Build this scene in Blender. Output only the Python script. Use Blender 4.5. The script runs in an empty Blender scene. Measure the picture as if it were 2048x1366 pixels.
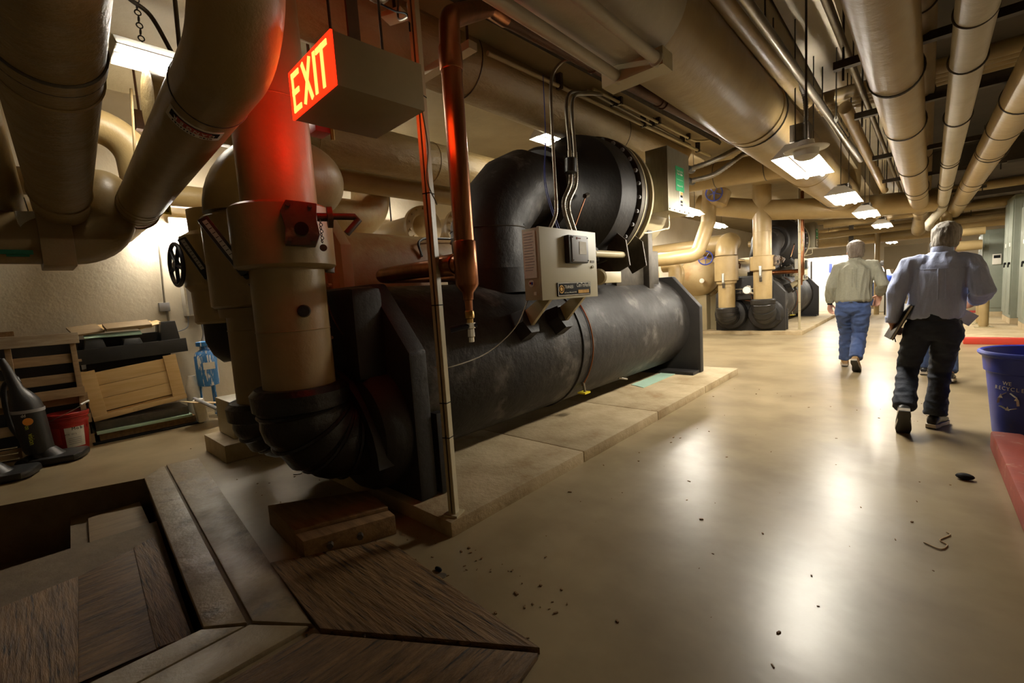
import bpy, bmesh, math, random
from math import sin, cos, pi, radians as R
from mathutils import Vector as V, Matrix, noise as mnoise
random.seed(7)
C = bpy.context.scene.collection
scn = bpy.context.scene

# ---------------------------------------------------------------- camera, world, exposure
cam = bpy.data.cameras.new('camera'); cam_o = bpy.data.objects.new('camera', cam); C.objects.link(cam_o)
cam.sensor_width = 36; cam.lens = 36*895/2048; cam.clip_start = .05; cam.clip_end = 200
cam_o.matrix_world = Matrix(((0.740370, -0.019568, 0.671914, 0), (0.669157, 0.116446, -0.733941, 0), (-0.063880, 0.993004, 0.099307, 1.32), (0, 0, 0, 1)))
scn.camera = cam_o
w = bpy.data.worlds.new('world'); scn.world = w; w.use_nodes = True
w.node_tree.nodes['Background'].inputs[0].default_value = (.9, .75, .5, 1)
w.node_tree.nodes['Background'].inputs[1].default_value = .008
scn.view_settings.view_transform = 'Standard'; scn.view_settings.look = 'None'
scn.view_settings.exposure = 0; scn.view_settings.gamma = 1; scn.view_settings.use_curve_mapping = False
scn.cycles.max_bounces = 7; scn.cycles.diffuse_bounces = 3; scn.cycles.glossy_bounces = 3
scn.cycles.caustics_reflective = False; scn.cycles.caustics_refractive = False; scn.cycles.sample_clamp_indirect = 4
TUBE = 330.0          # radiance of the fluorescent tubes

# ---------------------------------------------------------------- mesh helpers
class MB:
    def __init__(s): s.v = []; s.f = []
    def add(s, v, f):
        b = len(s.v); s.v += [tuple(p) for p in v]; s.f += [tuple(i+b for i in q) for q in f]; return s
    def box(s, c, d, rot=None):
        c = V(c); h = [x/2 for x in d]
        vs = [V((x*h[0], y*h[1], z*h[2])) for x in (-1, 1) for y in (-1, 1) for z in (-1, 1)]
        if rot is not None: vs = [rot @ p for p in vs]
        return s.add([c+p for p in vs], [(0, 1, 3, 2), (4, 6, 7, 5), (0, 4, 5, 1), (2, 3, 7, 6), (0, 2, 6, 4), (1, 5, 7, 3)])
    def bx(s, x0, x1, y0, y1, z0, z1):
        return s.box(((x0+x1)/2, (y0+y1)/2, (z0+z1)/2), (abs(x1-x0), abs(y1-y0), abs(z1-z0)))
    def loft(s, rings, cap=True, closed=False):
        n = len(rings[0]); b = len(s.v)
        for r in rings: s.v += [tuple(p) for p in r]
        m = len(rings)
        for i in range(m if closed else m-1):
            for j in range(n):
                k = (j+1) % n; i2 = (i+1) % m
                s.f.append((b+i*n+j, b+i*n+k, b+i2*n+k, b+i2*n+j))
        if cap and not closed:
            s.f.append(tuple(b+j for j in reversed(range(n)))); s.f.append(tuple(b+(m-1)*n+j for j in range(n)))
        return s
    def tube(s, pts, r, n=16, cap=True, closed=False, sq=None):
        pts = [V(p) for p in pts]; m = len(pts)
        rs = r if isinstance(r, (list, tuple)) else [r]*m
        T = []
        for i in range(m):
            a = pts[i-1] if (i > 0 or closed) else pts[i]; c = pts[(i+1) % m] if (i < m-1 or closed) else pts[i]
            t = (c-a); T.append(t.normalized() if t.length > 1e-9 else V((0, 0, 1)))
        u = T[0].cross(V((0, 0, 1)))
        if u.length < .05: u = T[0].cross(V((1, 0, 0)))
        u.normalize(); rings = []
        for i in range(m):
            if i:
                q = T[i-1].rotation_difference(T[i]); u = q @ u
            u = (u - T[i]*u.dot(T[i])).normalized(); w_ = T[i].cross(u)
            rx, ry = rs[i] if isinstance(rs[i], (tuple, list)) else (rs[i], rs[i])
            rings.append([pts[i]+u*cos(2*pi*k/n)*rx+w_*sin(2*pi*k/n)*ry for k in range(n)])
        return s.loft(rings, cap, closed)
    def cyl(s, a, b, r, r2=None, n=16): return s.tube([a, b], [r, r if r2 is None else r2], n)
    def lathe(s, prof, o=(0, 0, 0), ax=(0, 0, 1), n=32, cap=True):
        o = V(o); ax = V(ax).normalized(); u = ax.cross(V((0, 1, 0)))
        if u.length < .05: u = ax.cross(V((1, 0, 0)))
        u.normalize(); w_ = ax.cross(u)
        return s.loft([[o+ax*h+(u*cos(2*pi*k/n)+w_*sin(2*pi*k/n))*max(r, 1e-4) for k in range(n)] for r, h in prof], cap)
    def prism(s, poly, fn, a, b):
        return s.loft([[fn(u, v_, a) for u, v_ in poly], [fn(u, v_, b) for u, v_ in poly]])
    def sph(s, c, r, n=16, m=10):
        c = V(c); r = r if isinstance(r, (tuple, list)) else (r, r, r)
        return s.loft([[c+V((r[0]*max(sin(pi*i/m), 1e-3)*cos(2*pi*k/n), r[1]*max(sin(pi*i/m), 1e-3)*sin(2*pi*k/n), -r[2]*cos(pi*i/m))) for k in range(n)] for i in range(m+1)])
    def torus(s, c, ax, RR, r, n=28, m=8):
        ax = V(ax).normalized(); u = ax.cross(V((0, 1, 0)))
        if u.length < .05: u = ax.cross(V((1, 0, 0)))
        u.normalize(); w_ = ax.cross(u); c = V(c)
        return s.tube([c+(u*cos(2*pi*k/n)+w_*sin(2*pi*k/n))*RR for k in range(n)], r, m, closed=True)
    def xf(s, M):
        s.v = [tuple(M @ V(p)) for p in s.v]; return s
    def mesh(s, name, bevel=0, ang=38, base=V((0, 0, 0))):
        me = bpy.data.meshes.new(name)
        me.from_pydata([tuple(V(p)-base) for p in s.v], [], s.f)
        bm = bmesh.new(); bm.from_mesh(me)
        bmesh.ops.recalc_face_normals(bm, faces=bm.faces)
        if bevel:
            es = [e for e in bm.edges if len(e.link_faces) == 2 and e.calc_face_angle(0) > R(40)]
            bmesh.ops.bevel(bm, geom=es, offset=bevel, segments=2, profile=.6, affect='EDGES', clamp_overlap=True)
        bm.to_mesh(me); bm.free()
        for p in me.polygons: p.use_smooth = True
        me.set_sharp_from_angle(angle=R(ang))
        return me
    def build(s, name, m, parent=None, bevel=0, ang=38, label=None):
        return link(name, s.mesh(name, bevel, ang, base_of(parent)), m, parent, label)

def base_of(o):
    b = V((0, 0, 0))
    while o is not None: b += V(o.location); o = o.parent
    return b
def link(name, me, m, parent=None, label=None):
    o = bpy.data.objects.new(name, me)
    if m is not None: me.materials.clear(); me.materials.append(m)
    C.objects.link(o); o.parent = parent
    if label: o['label'] = label
    return o
def tag(o, label, cat, group=None, kind=None):
    o['label'] = label; o['category'] = cat
    if group: o['group'] = group
    if kind: o['kind'] = kind
    return o
def thing(name, label, cat, loc=(0, 0, 0), group=None):
    o = bpy.data.objects.new(name, None); C.objects.link(o); o.location = loc; o.empty_display_size = .1
    return tag(o, label, cat, group)
def struct(o): o['kind'] = 'structure'; return o
def copy_tree(o, parent=None):
    c = o.copy(); C.objects.link(c); c.parent = parent
    for ch in list(o.children): copy_tree(ch, c)
    return c
def dup(o, loc, label, rz=None, group=None):
    c = copy_tree(o); c.location = loc
    if rz is not None: c.rotation_euler.z = rz
    c['label'] = label
    if group: c['group'] = group
    return c
def arc(p0, p1, p2, r, k=8):
    p0, p1, p2 = V(p0), V(p1), V(p2); a = (p0-p1).normalized(); b = (p2-p1).normalized()
    th = a.angle(b); d = r/math.tan(th/2) if th < 3.1 else 0
    d = min(d, (p0-p1).length*.98, (p2-p1).length*.98); rr = d*math.tan(th/2)
    if d < 1e-4: return [p1]
    c = p1+(a+b).normalized()*(rr/sin(th/2)); s_ = p1+a*d; e = p1+b*d
    u = s_-c; w_ = e-c; tot = u.angle(w_); ax = u.cross(w_).normalized()
    return [c+Matrix.Rotation(tot*i/k, 3, ax) @ u for i in range(k+1)]
def bend(pts, r, k=8):
    out = [V(pts[0])]
    for i in range(1, len(pts)-1):
        out += arc(pts[i-1], pts[i], pts[i+1], r[i-1] if isinstance(r, (list, tuple)) else r, k)
    out.append(V(pts[-1])); return out
def resample(pts, step):
    pts = [V(p) for p in pts]; out = [pts[0]]; acc = 0
    for a, b in zip(pts, pts[1:]):
        L = (b-a).length; t = step-acc
        while t <= L: out.append(a+(b-a)*(t/L)); t += step
        acc = (acc+L) % step
    return out
def flex(pts, r, step=.006, n=10):
    ps = resample(pts, step); return MB().tube(ps, [r*(1.0 if i % 2 else .84) for i in range(len(ps))], n)
def smoothpath(pts, k=8):
    pts = [V(p) for p in pts]; out = []
    P = [pts[0]*2-pts[1]]+pts+[pts[-1]*2-pts[-2]]
    for i in range(1, len(P)-2):
        for j in range(k):
            t = j/k; a, b, c, d = P[i-1], P[i], P[i+1], P[i+2]
            out.append(.5*((2*b)+(c-a)*t+(2*a-5*b+4*c-d)*t*t+(3*b-a-3*c+d)*t**3))
    out.append(pts[-1]); return out
def text(name, body, size, m, parent, o, ux, uy, sx=1, ext=.0015, align='CENTER', label=None):
    cu = bpy.data.curves.new(name, 'FONT'); cu.body = body; cu.size = size; cu.extrude = ext
    cu.align_x = align; cu.align_y = 'CENTER'; cu.resolution_u = 3
    t = bpy.data.objects.new(name, cu); C.objects.link(t)
    me = bpy.data.meshes.new_from_object(t.evaluated_get(bpy.context.evaluated_depsgraph_get()))
    bpy.data.objects.remove(t)
    ux = V(ux).normalized(); uy = V(uy).normalized(); uz = ux.cross(uy)
    b = base_of(parent)
    for v in me.vertices:
        p = v.co; v.co = V(o)+ux*p.x*sx+uy*p.y+uz*p.z-b
    return link(name, me, m, parent, label)

# ---------------------------------------------------------------- materials
MATS = {}
def mat(name, c1, c2=None, sc=4, rough=.6, metal=0, bump=0, bsc=30, st=(1, 1, 1), det=5, c3=None, sc3=9, lo3=.55, hi3=.7, r2=None, st3=None, emit=0, coat=0, bst=None, spec=None, rng=(.32, .68), nr=.62):
    m = bpy.data.materials.new(name); m.use_nodes = True; nt = m.node_tree; N = nt.nodes; L = nt.links
    b = N['Principled BSDF']; b.inputs['Roughness'].default_value = rough; b.inputs['Metallic'].default_value = metal
    if spec is not None: b.inputs['Specular IOR Level'].default_value = spec
    if coat: b.inputs['Coat Weight'].default_value = coat; b.inputs['Coat Roughness'].default_value = .15
    tc = N.new('ShaderNodeTexCoord')
    def nz(scale, stretch, d=5):
        mp = N.new('ShaderNodeMapping'); mp.inputs['Scale'].default_value = stretch
        L.new(tc.outputs['Object'], mp.inputs['Vector'])
        n = N.new('ShaderNodeTexNoise'); n.inputs['Scale'].default_value = scale; n.inputs['Detail'].default_value = d; n.inputs['Roughness'].default_value = nr
        L.new(mp.outputs[0], n.inputs['Vector']); return n.outputs['Fac']
    def ramp(f, lo, hi):
        r = N.new('ShaderNodeMapRange'); r.inputs[1].default_value = lo; r.inputs[2].default_value = hi; L.new(f, r.inputs[0]); return r.outputs[0]
    def mix(f, a, c):
        x = N.new('ShaderNodeMix'); x.data_type = 'RGBA'; L.new(f, x.inputs[0])
        for i, q in ((6, a), (7, c)):
            if isinstance(q, tuple): x.inputs[i].default_value = (*q, 1)
            else: L.new(q, x.inputs[i])
        return x.outputs[2]
    col = c1
    if c2:
        f = ramp(nz(sc, st, det), *rng); col = mix(f, c1, c2)
        if r2 is not None:
            q = N.new('ShaderNodeMapRange'); q.inputs[3].default_value = rough; q.inputs[4].default_value = r2; L.new(f, q.inputs[0]); L.new(q.outputs[0], b.inputs['Roughness'])
    if c3:
        col = mix(ramp(nz(sc3, st3 or st, 6), lo3, hi3), col, c3)
    if isinstance(col, tuple): b.inputs['Base Color'].default_value = (*col, 1)
    else: L.new(col, b.inputs['Base Color'])
    if bump:
        bp = N.new('ShaderNodeBump'); bp.inputs['Strength'].default_value = 1; bp.inputs['Distance'].default_value = bump
        L.new(nz(bsc, bst or st, 6), bp.inputs['Height']); L.new(bp.outputs[0], b.inputs['Normal'])
    if emit:
        b.inputs['Emission Color'].default_value = (*c1, 1); b.inputs['Emission Strength'].default_value = emit
    MATS[name] = m; return m

TAN = (.36, .26, .118); TAN2 = (.29, .20, .085)
m_wall = mat('painted_block_wall', (.68, .60, .46), (.60, .52, .38), 1.2, .75, bump=.004, bsc=14, c3=(.36, .28, .17), sc3=3.5, lo3=.66, hi3=.85)
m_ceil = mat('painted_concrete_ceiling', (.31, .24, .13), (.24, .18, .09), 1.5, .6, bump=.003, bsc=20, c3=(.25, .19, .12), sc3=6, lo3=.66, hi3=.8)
m_tan = mat('tan_jacket_paint', TAN, TAN2, 3, .40, bump=.006, bsc=7, c3=(.22, .14, .06), sc3=2.5, lo3=.6, hi3=.85)
m_wrap = mat('tan_cloth_wrap', (.37, .27, .125), (.30, .21, .09), 4, .46, bump=.03, bsc=5, st=(1, .5, 1), bst=(1.6, .6, 1.6))
m_white = mat('white_jacket', (.46, .41, .31), (.38, .33, .24), 3, .5, bump=.006, bsc=8)
m_rustytan = mat('tan_rust_stained', (.42, .31, .15), (.35, .25, .11), 2, .5, bump=.003, bsc=20, c3=(.30, .10, .018), sc3=1.5, lo3=.5, hi3=.7)
m_tansteel = mat('tan_painted_steel', (.50, .43, .27), (.44, .37, .22), 3, .38, bump=.001, bsc=30)
m_black = mat('black_foam_insulation', (.010, .008, .0065), (.024, .020, .017), 2.4, .7, bump=.012, bsc=7, c3=(.17, .155, .14), sc3=2.6, lo3=.57, hi3=.74, r2=.5)
m_blk = mat('black_foam_plain', (.009, .0075, .0065), (.018, .015, .013), 4, .6, bump=.006, bsc=10)
m_blacktape = mat('black_taped_jacket', (.007, .006, .005), (.013, .011, .0095), 5, .38, bump=.015, bsc=7)
m_blkplastic = mat('black_plastic', (.012, .012, .012), (.02, .02, .02), 5, .4, bump=.001, bsc=60)
m_copper = mat('aged_copper', (.46, .19, .085), (.20, .08, .04), 5, .3, 1, st=(1, 1, .25), bump=.0008, bsc=40, c3=(.10, .05, .03), sc3=8, lo3=.58, hi3=.75)
m_brass = mat('brass', (.6, .38, .14), (.42, .25, .08), 20, .3, 1)
m_steel = mat('galvanised_steel', (.5, .48, .43), (.38, .36, .32), 12, .35, .9)
m_dsteel = mat('dark_steel', (.10, .085, .065), (.06, .05, .04), 12, .5, .6)
m_rust = mat('rusty_steel_pipe', (.13, .055, .022), (.075, .035, .016), 8, .6, .2, bump=.002, bsc=40)
m_chrome = mat('bright_metal', (.72, .7, .66), None, rough=.2, metal=1)
m_conduit = mat('conduit_metal', (.34, .31, .25), (.25, .22, .17), 9, .38, .75)
m_brownsteel = mat('brown_painted_iron', (.085, .055, .032), (.05, .03, .018), 14, .55, c3=(.2, .15, .09), sc3=9, lo3=.58, hi3=.7)
m_floor = mat('sealed_concrete_floor', (.40, .32, .19), (.29, .22, .12), 1.3, .27, bump=.0006, bsc=14, c3=(.17, .115, .055), sc3=1.7, lo3=.42, hi3=.85, r2=.35, rng=(.2, .8), nr=.55, spec=.5)
m_pad = mat('concrete_pad', (.54, .43, .26), (.36, .265, .14), 3, .72, bump=.007, bsc=22, c3=(.30, .17, .06), sc3=3, lo3=.6, hi3=.8)
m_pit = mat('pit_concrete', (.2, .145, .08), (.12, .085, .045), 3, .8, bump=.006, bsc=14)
m_kerbcon = mat('worn_curb_concrete', (.31, .235, .13), (.19, .135, .065), 4, .34, bump=.006, bsc=16, c3=(.13, .095, .055), sc3=6, lo3=.55, hi3=.7, r2=.6)
m_plywood = mat('weathered_plywood', (.27, .155, .058), (.10, .054, .018), 4, .62, bump=.012, bsc=6, st=(1, 9, 9), c3=(.02, .012, .006), sc3=5, lo3=.56, hi3=.64, st3=(.8, 14, 14))
m_plywood2 = mat('weathered_plywood_across', (.23, .13, .048), (.085, .046, .015), 4, .62, bump=.012, bsc=6, st=(9, 1.4, 9), c3=(.02, .012, .006), sc3=5, lo3=.56, hi3=.64, st3=(14, 1, 14))
m_board = mat('old_board', (.27, .185, .092), (.19, .125, .06), 4, .7, bump=.002, bsc=10, st=(8, 1, 8))
m_pine = mat('new_pine', (.72, .50, .24), (.62, .40, .16), 3.5, .55, st=(7, .8, 7), bump=.0008, bsc=12, c3=(.42, .22, .07), sc3=3.5, lo3=.68, hi3=.8, st3=(2, 1.4, 2))
m_pallet = mat('pallet_wood', (.36, .24, .125), (.24, .15, .07), 4, .75, st=(6, 1, 6), bump=.002, bsc=14)
m_palletgrey = mat('pallet_wood_greyed', (.46, .38, .27), (.30, .22, .14), 4, .8, st=(8, 1, 8), bump=.002, bsc=14)
m_timber = mat('old_timber', (.30, .175, .07), (.17, .095, .036), 4, .75, st=(1, 6, 6), bump=.004, bsc=10)
m_redpaint = mat('red_curb_paint', (.62, .035, .015), (.5, .05, .025), 6, .5, bump=.002, bsc=30, c3=(.45, .22, .16), sc3=9, lo3=.66, hi3=.76)
m_redworn = mat('worn_red_curb_paint', (.36, .05, .024), (.28, .04, .022), 7, .6, bump=.002, bsc=30, c3=(.42, .25, .17), sc3=8, lo3=.58, hi3=.72)
m_bin = mat('blue_bin_plastic', (.025, .045, .36), (.02, .035, .28), 5, .42, c3=(.14, .075, .03), sc3=2.3, lo3=.55, hi3=.72)
m_binin = mat('blue_bin_clean', (.03, .06, .5), (.025, .05, .4), 5, .4)
m_tubemat = mat('lit_fluorescent_tube', (1, .93, .80), emit=TUBE)
m_tubedim = mat('lit_dimmed_tube', (1, .93, .78), emit=TUBE*.36)  # left bay tubes, dimmed to keep the foreground floor darker
m_tubewall = mat('lit_wall_tube', (1, .93, .80), emit=TUBE*.6)
m_fixwhite = mat('white_enamel', (.78, .76, .7), None, rough=.45)
m_redlit = mat('lit_red_sign_face', (.9, .012, .002), emit=4.0)
m_letter = mat('lit_sign_letters', (1, .60, .12), emit=1.6)
m_redside = mat('added_red_side_glow', (1, .012, .002), emit=15)
m_redback = mat('lit_red_back_face', (1, .012, .002), emit=4.5)
m_ceildark = mat('dark_right_ceiling', (.06, .045, .028), (.04, .03, .018), 2, .7)  # darker colour for the right-hand ceiling panel and beams
m_signbox = mat('sign_box_paint', (.36, .29, .17), (.31, .245, .14), 3, .45, bump=.001, bsc=20)
m_cabgreen = mat('grey_green_enamel', (.24, .26, .205), (.19, .21, .165), 2, .45)
m_panel = mat('control_panel_enamel', (.46, .42, .29), (.43, .39, .265), 2, .42)
m_galvbox = mat('brushed_galvanised_box', (.30, .27, .19), (.24, .215, .15), 8, .38, .75, st=(6, 6, .7))
m_gray = mat('grey_plastic', (.3, .3, .31), None, rough=.5)
m_paper = mat('paper_label', (.78, .75, .66), (.7, .66, .56), 30, .7)
m_ink = mat('black_ink', (.012, .012, .012), None, rough=.7, spec=.12)
m_green = mat('green_sticker', (.0, .27, .09), None, rough=.5)
m_greentape = mat('green_tape', (.0, .13, .06), None, rough=.5)
m_yel = mat('yellow_tape', (.85, .68, .03), None, rough=.5)
m_org = mat('orange_sticker', (.8, .3, .04), None, rough=.5)
m_red = mat('red_plastic', (.42, .02, .015), (.33, .018, .014), 6, .4)
m_bluewheel = mat('blue_handwheel_paint', (.05, .07, .36), None, rough=.4)
m_blkwheel = mat('dark_blue_handwheel_paint', (.012, .014, .035), None, rough=.4)
m_blueflake = mat('flaking_blue_paint', (.03, .17, .45), (.04, .2, .5), 5, .5, c3=(.75, .76, .74), sc3=11, lo3=.54, hi3=.58, st=(1, 1, 1), st3=(2.6, 2.6, .3))
m_mint = mat('mint_board', (.42, .60, .47), (.38, .55, .42), 4, .7)
m_card = mat('cardboard', (.50, .36, .2), None, rough=.8)
m_clear = mat('vacuum_bin_smoke', (.35, .3, .24), None, rough=.15, coat=.5)
m_skin = mat('skin', (.62, .33, .22), (.55, .27, .18), 12, .5)
m_hair = mat('grey_hair', (.20, .17, .135), (.44, .40, .34), 16, .5, bump=.006, bsc=45, st=(2.5, 2.5, .5), c3=(.1, .075, .05), sc3=7, lo3=.5, hi3=.75)
m_hair2 = mat('brown_grey_hair', (.09, .062, .042), (.2, .16, .12), 14, .5, bump=.006, bsc=45, st=(2.5, 2.5, .6))
m_hairb = mat('black_hair', (.02, .017, .015), None, rough=.5)
m_shirtblue = mat('light_blue_cotton', (.47, .53, .76), (.42, .48, .71), 60, .8, bump=.012, bsc=5, bst=(2.6, 2.6, .5))
m_shirtgrey = mat('grey_green_cotton', (.29, .28, .21), (.245, .235, .175), 60, .8, bump=.012, bsc=5.5, bst=(2.6, 2.6, .5))
m_shirtwhite = mat('white_cotton', (.7, .72, .75), None, rough=.8)
m_jeans = mat('blue_denim', (.06, .105, .26), (.035, .06, .16), 5, .8, bump=.006, bsc=9, bst=(1, 1, 2), c3=(.10, .17, .36), sc3=4, lo3=.55, hi3=.8)
m_jeansdark = mat('dark_denim', (.013, .016, .026), (.024, .032, .052), 5, .8, bump=.007, bsc=9, bst=(1, 1, 2.2))
m_shoeblk = mat('black_leather', (.016, .014, .012), None, rough=.4)
m_shoetan = mat('tan_suede', (.33, .2, .09), None, rough=.8)
m_sole = mat('rubber_sole', (.25, .2, .14), None, rough=.7)
m_soleblk = mat('dark_rubber_sole', (.03, .027, .024), None, rough=.6)
m_soleedge = mat('pale_sole_edge', (.42, .36, .28), None, rough=.7)
m_leather = mat('black_leather_folder', (.012, .012, .013), None, rough=.35)
m_farwhite = mat('white_painted_partition', (.85, .83, .77), (.8, .78, .7), 2, .6)
m_farboard = mat('tan_board_panel', (.28, .22, .13), (.25, .195, .115), 3, .6)
m_bluething = mat('blue_tarp', (.02, .08, .55), None, rough=.5)

# ---------------------------------------------------------------- room shell
ZC = 4.1
XL, XR, Y0, Y1 = -7.25, 3.6, -4.0, 30.0
A, B, Cc, D = (-4.79, .575), (-2.19, .395), (-2.265, -1.6), (-5.62, -1.6)
mb = MB(); o4 = [(XL, Y1), (XR, Y1), (XR, Y0), (XL, Y0)]; h4 = [A, B, Cc, D]
mb.add([(x, y, 0) for x, y in o4]+[(x, y, 0) for x, y in h4], [(0, 1, 5, 4), (1, 2, 6, 5), (2, 3, 7, 6), (3, 0, 4, 7)])
floor = struct(mb.build('floor', m_floor))
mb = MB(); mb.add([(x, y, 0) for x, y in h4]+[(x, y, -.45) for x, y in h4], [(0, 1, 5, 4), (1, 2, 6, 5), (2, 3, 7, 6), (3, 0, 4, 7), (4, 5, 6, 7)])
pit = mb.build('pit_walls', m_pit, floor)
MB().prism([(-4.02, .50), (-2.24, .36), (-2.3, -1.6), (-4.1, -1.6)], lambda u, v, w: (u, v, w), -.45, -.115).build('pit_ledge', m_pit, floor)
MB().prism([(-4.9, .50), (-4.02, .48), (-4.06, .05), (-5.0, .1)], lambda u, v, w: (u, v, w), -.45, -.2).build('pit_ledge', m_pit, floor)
ceiling = struct(MB().bx(XL, XR, Y0, Y1, ZC, ZC+.15).build('ceiling', m_ceil))
struct(MB().bx(XL-.2, XL, Y0, Y1, -.5, ZC+.15).build('wall_left', m_wall))
struct(MB().bx(XR, XR+.2, Y0, Y1, -.1, ZC+.15).build('wall_right', m_wall))
struct(MB().bx(XL-.2, XR+.2, Y1, Y1+.2, -.1, ZC+.15).build('wall_far', m_wall))
struct(MB().bx(XL-.2, XR+.2, Y0-.2, Y0, -.5, ZC+.15).build('wall_near', m_wall))
# downstand beams of the slab
struct(MB().bx(-2.86, -1.0, Y0, Y1, 3.5, ZC).build('trim_1', m_ceil))
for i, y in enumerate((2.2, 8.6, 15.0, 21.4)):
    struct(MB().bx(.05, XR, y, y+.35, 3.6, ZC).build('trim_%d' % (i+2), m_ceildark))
struct(MB().bx(-.98, -.60, .5, 7.4, 3.7, ZC).build('trim_6', m_wall))
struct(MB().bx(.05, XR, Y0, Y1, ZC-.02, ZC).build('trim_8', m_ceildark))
# raised frame round the pit, cast in two strips with a joint between
fr = bpy.data.objects.new('trim_7', None); C.objects.link(fr); struct(fr)
def strip(name, poly, z1, m, parent, z0=-.02, bev=.006): return MB().prism(poly, lambda u, v, w: (u, v, w), z0, z1).build(name, m, parent, bevel=bev)
strip('curb_strip', [(-4.93, .975), (-1.845, .675), (-2.075, .52), (-4.985, .745)], .022, m_kerbcon, fr)
strip('curb_strip', [(-4.985, .728), (-2.09, .503), (-2.215, .375), (-4.765, .555)], .018, m_kerbcon, fr)
strip('curb_strip', [(-1.845, .66), (-1.89, -1.6), (-2.06, -1.6), (-2.06, .505)], .022, m_kerbcon, fr)
strip('curb_strip', [(-2.075, .49), (-2.075, -1.6), (-2.285, -1.6), (-2.205, .365)], .018, m_kerbcon, fr)
strip('joint_filler', [(-4.98, .75), (-2.05, .53), (-2.09, .49), (-4.99, .72)], .006, m_pit, fr, bev=0)
# equipment pads
def pad(x0, x1, y0, y1, h, i):
    p = bpy.data.objects.new('floor_pad', None); C.objects.link(p); struct(p)
    n = 4; L = (y1-y0)/n
    for k in range(n): MB().bx(x0, x1, y0+k*L+(.004 if k else 0), y0+(k+1)*L-.004, -.02, h).build('pad_slab', m_pad, p, bevel=.012)
pad(-5.2, -1.91, 1.487, 6.87, .09, 1); pad(-5.2, -2.0, 12.2, 19.0, .09, 2)
pad(.62, 3.5, 11.3, 17.5, .08, 3)

# cover sheets and board inside the pit
t = thing('pit_cover', 'weathered plywood cover sheets lying down inside the floor pit', 'pit cover', (-3, 0, -.115))
P1, P2 = (-3.679,0.436,-0.09), (-2.37,0.357,-0.09)
P3, P4 = (-3.618,0.321,-0.09), (-2.412,0.237,-0.09)
P5, P6 = (-3.488,0.061,-0.09), (-2.438,-0.007,-0.09)
P7, P8 = (-3.448,-0.231,-0.09), (-2.485,-0.383,-0.09)
def sheet(pts, z0, z1, name, m, par, bev=.003):
    return MB().prism([(p[0], p[1]) for p in pts], lambda u, v, w: (u, v, w), z0, z1).build(name, m, par, bevel=bev)
def ext(a, b, k): return tuple(b[i]+(b[i]-a[i])*k for i in range(2))
sheet([P1, P2, P4, P3], -.115, -.088, 'cover_sheet', m_plywood, t)
sheet([P3, P4, (-2.5, -.5), (-3.0, -.6), P6, P5], -.115, -.094, 'cover_sheet', m_plywood2, t)
sheet([P5, P6, (-3.05, -.62), (-3.9, -.9), P7], -.115, -.09, 'cover_sheet', m_plywood, t)
a, b, c, d = (-4.727,0.187,-0.17), (-4.759,0.503,-0.17), (-3.881,0.465,-0.17), (-3.721,0.124,-0.17)
tag(sheet([a, b, c, d], -.2, -.17, 'loose_board', m_board, None), 'short pale loose board lying at the back of the floor pit', 'board')
# plywood ramps beside the pit
a, b, c, d, e = (-2.469,0.731,0.03), (-2.153,1.229,0.03), (-1.869,1.209,0.03), (-1.01,1.148,0.02), (-1.781,0.679,0.03)
tag(sheet([a, b, c, d, e], .0, .03, 'plywood_sheet', m_plywood, None), 'splintered plywood sheet on floor between pit frame and chiller pad', 'plywood', 'plywood sheets on the floor')
a, b, c, d = (-1.783,0.65,0.025), (-1.004,1.128,0.015), (-0.96,0.881,0.02), (-1.805,0.299,0.025)
t = thing('plywood_sheet', 'flaking plywood sheet with screws nearest to the camera along the pit frame corner', 'plywood', (-1.4, .5, 0), 'plywood sheets on the floor')
sheet([a, b, c, d], 0, .025, 'sheet', m_plywood2, t)
for q in ((-1.598,0.775,0.026), (-1.453,0.851,0.026), (-1.792,0.628,0.026)):
    MB().cyl((q[0], q[1], .022), (q[0], q[1], .0275), .005, n=8).build('screw', m_chrome, t)
# timber block
t = thing('timber_block', 'heavy bolted timber block on floor in front of the black elbows', 'timber', (-2.6, 1.1, 0))
a, b, c, d = (-2.978,0.907,0.13), (-2.637,1.397,0.13), (-2.21,1.325,0.13), (-2.367,0.866,0.13)
def lerp(p, q, k): return tuple(p[i]+(q[i]-p[i])*k for i in range(2))
sheet([a, b, lerp(b, c, .78), lerp(a, d, .78)], .0, .13, 'beam', m_timber, t, .008)
sheet([lerp(a, d, .80), lerp(b, c, .80), c, d], .0, .115, 'beam', m_timber, t, .008)
for k in (.3, .62):
    q = lerp(d, c, k); MB().cyl((q[0]-.01, q[1]-.012, .06), (q[0]+.022, q[1]-.03, .06), .017, n=6).build('bolt', m_dsteel, t)
# red containment kerbs
t = thing('red_curb', 'red painted low curb in lower right corner beside blue bin', 'curb', (.5, 2.3, 0))
MB().bx(.40, .56, .3, 4.62, 0, .14).build('curb_run', m_redworn, t, bevel=.02)
MB().bx(.56, 2.6, 4.45, 4.62, 0, .13).build('curb_run', m_redpaint, t, bevel=.015)
tag(MB().bx(.58, 3.4, 10.95, 11.12, 0, .11).build('red_curb', m_redpaint, bevel=.01), 'bright red curb across floor behind blue bin before the electrical cabinets', 'curb')
tag(MB().bx(.9, 3.4, 17.6, 17.72, 0, .13).build('red_curb', m_redpaint, bevel=.01), 'distant red curb behind the pair of tan posts', 'curb')
# far partition, posts and panel
struct(MB().bx(-4.2, -1.95, 20.6, 20.75, 0, 2.05).build('wall_partition', m_farwhite))

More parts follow.
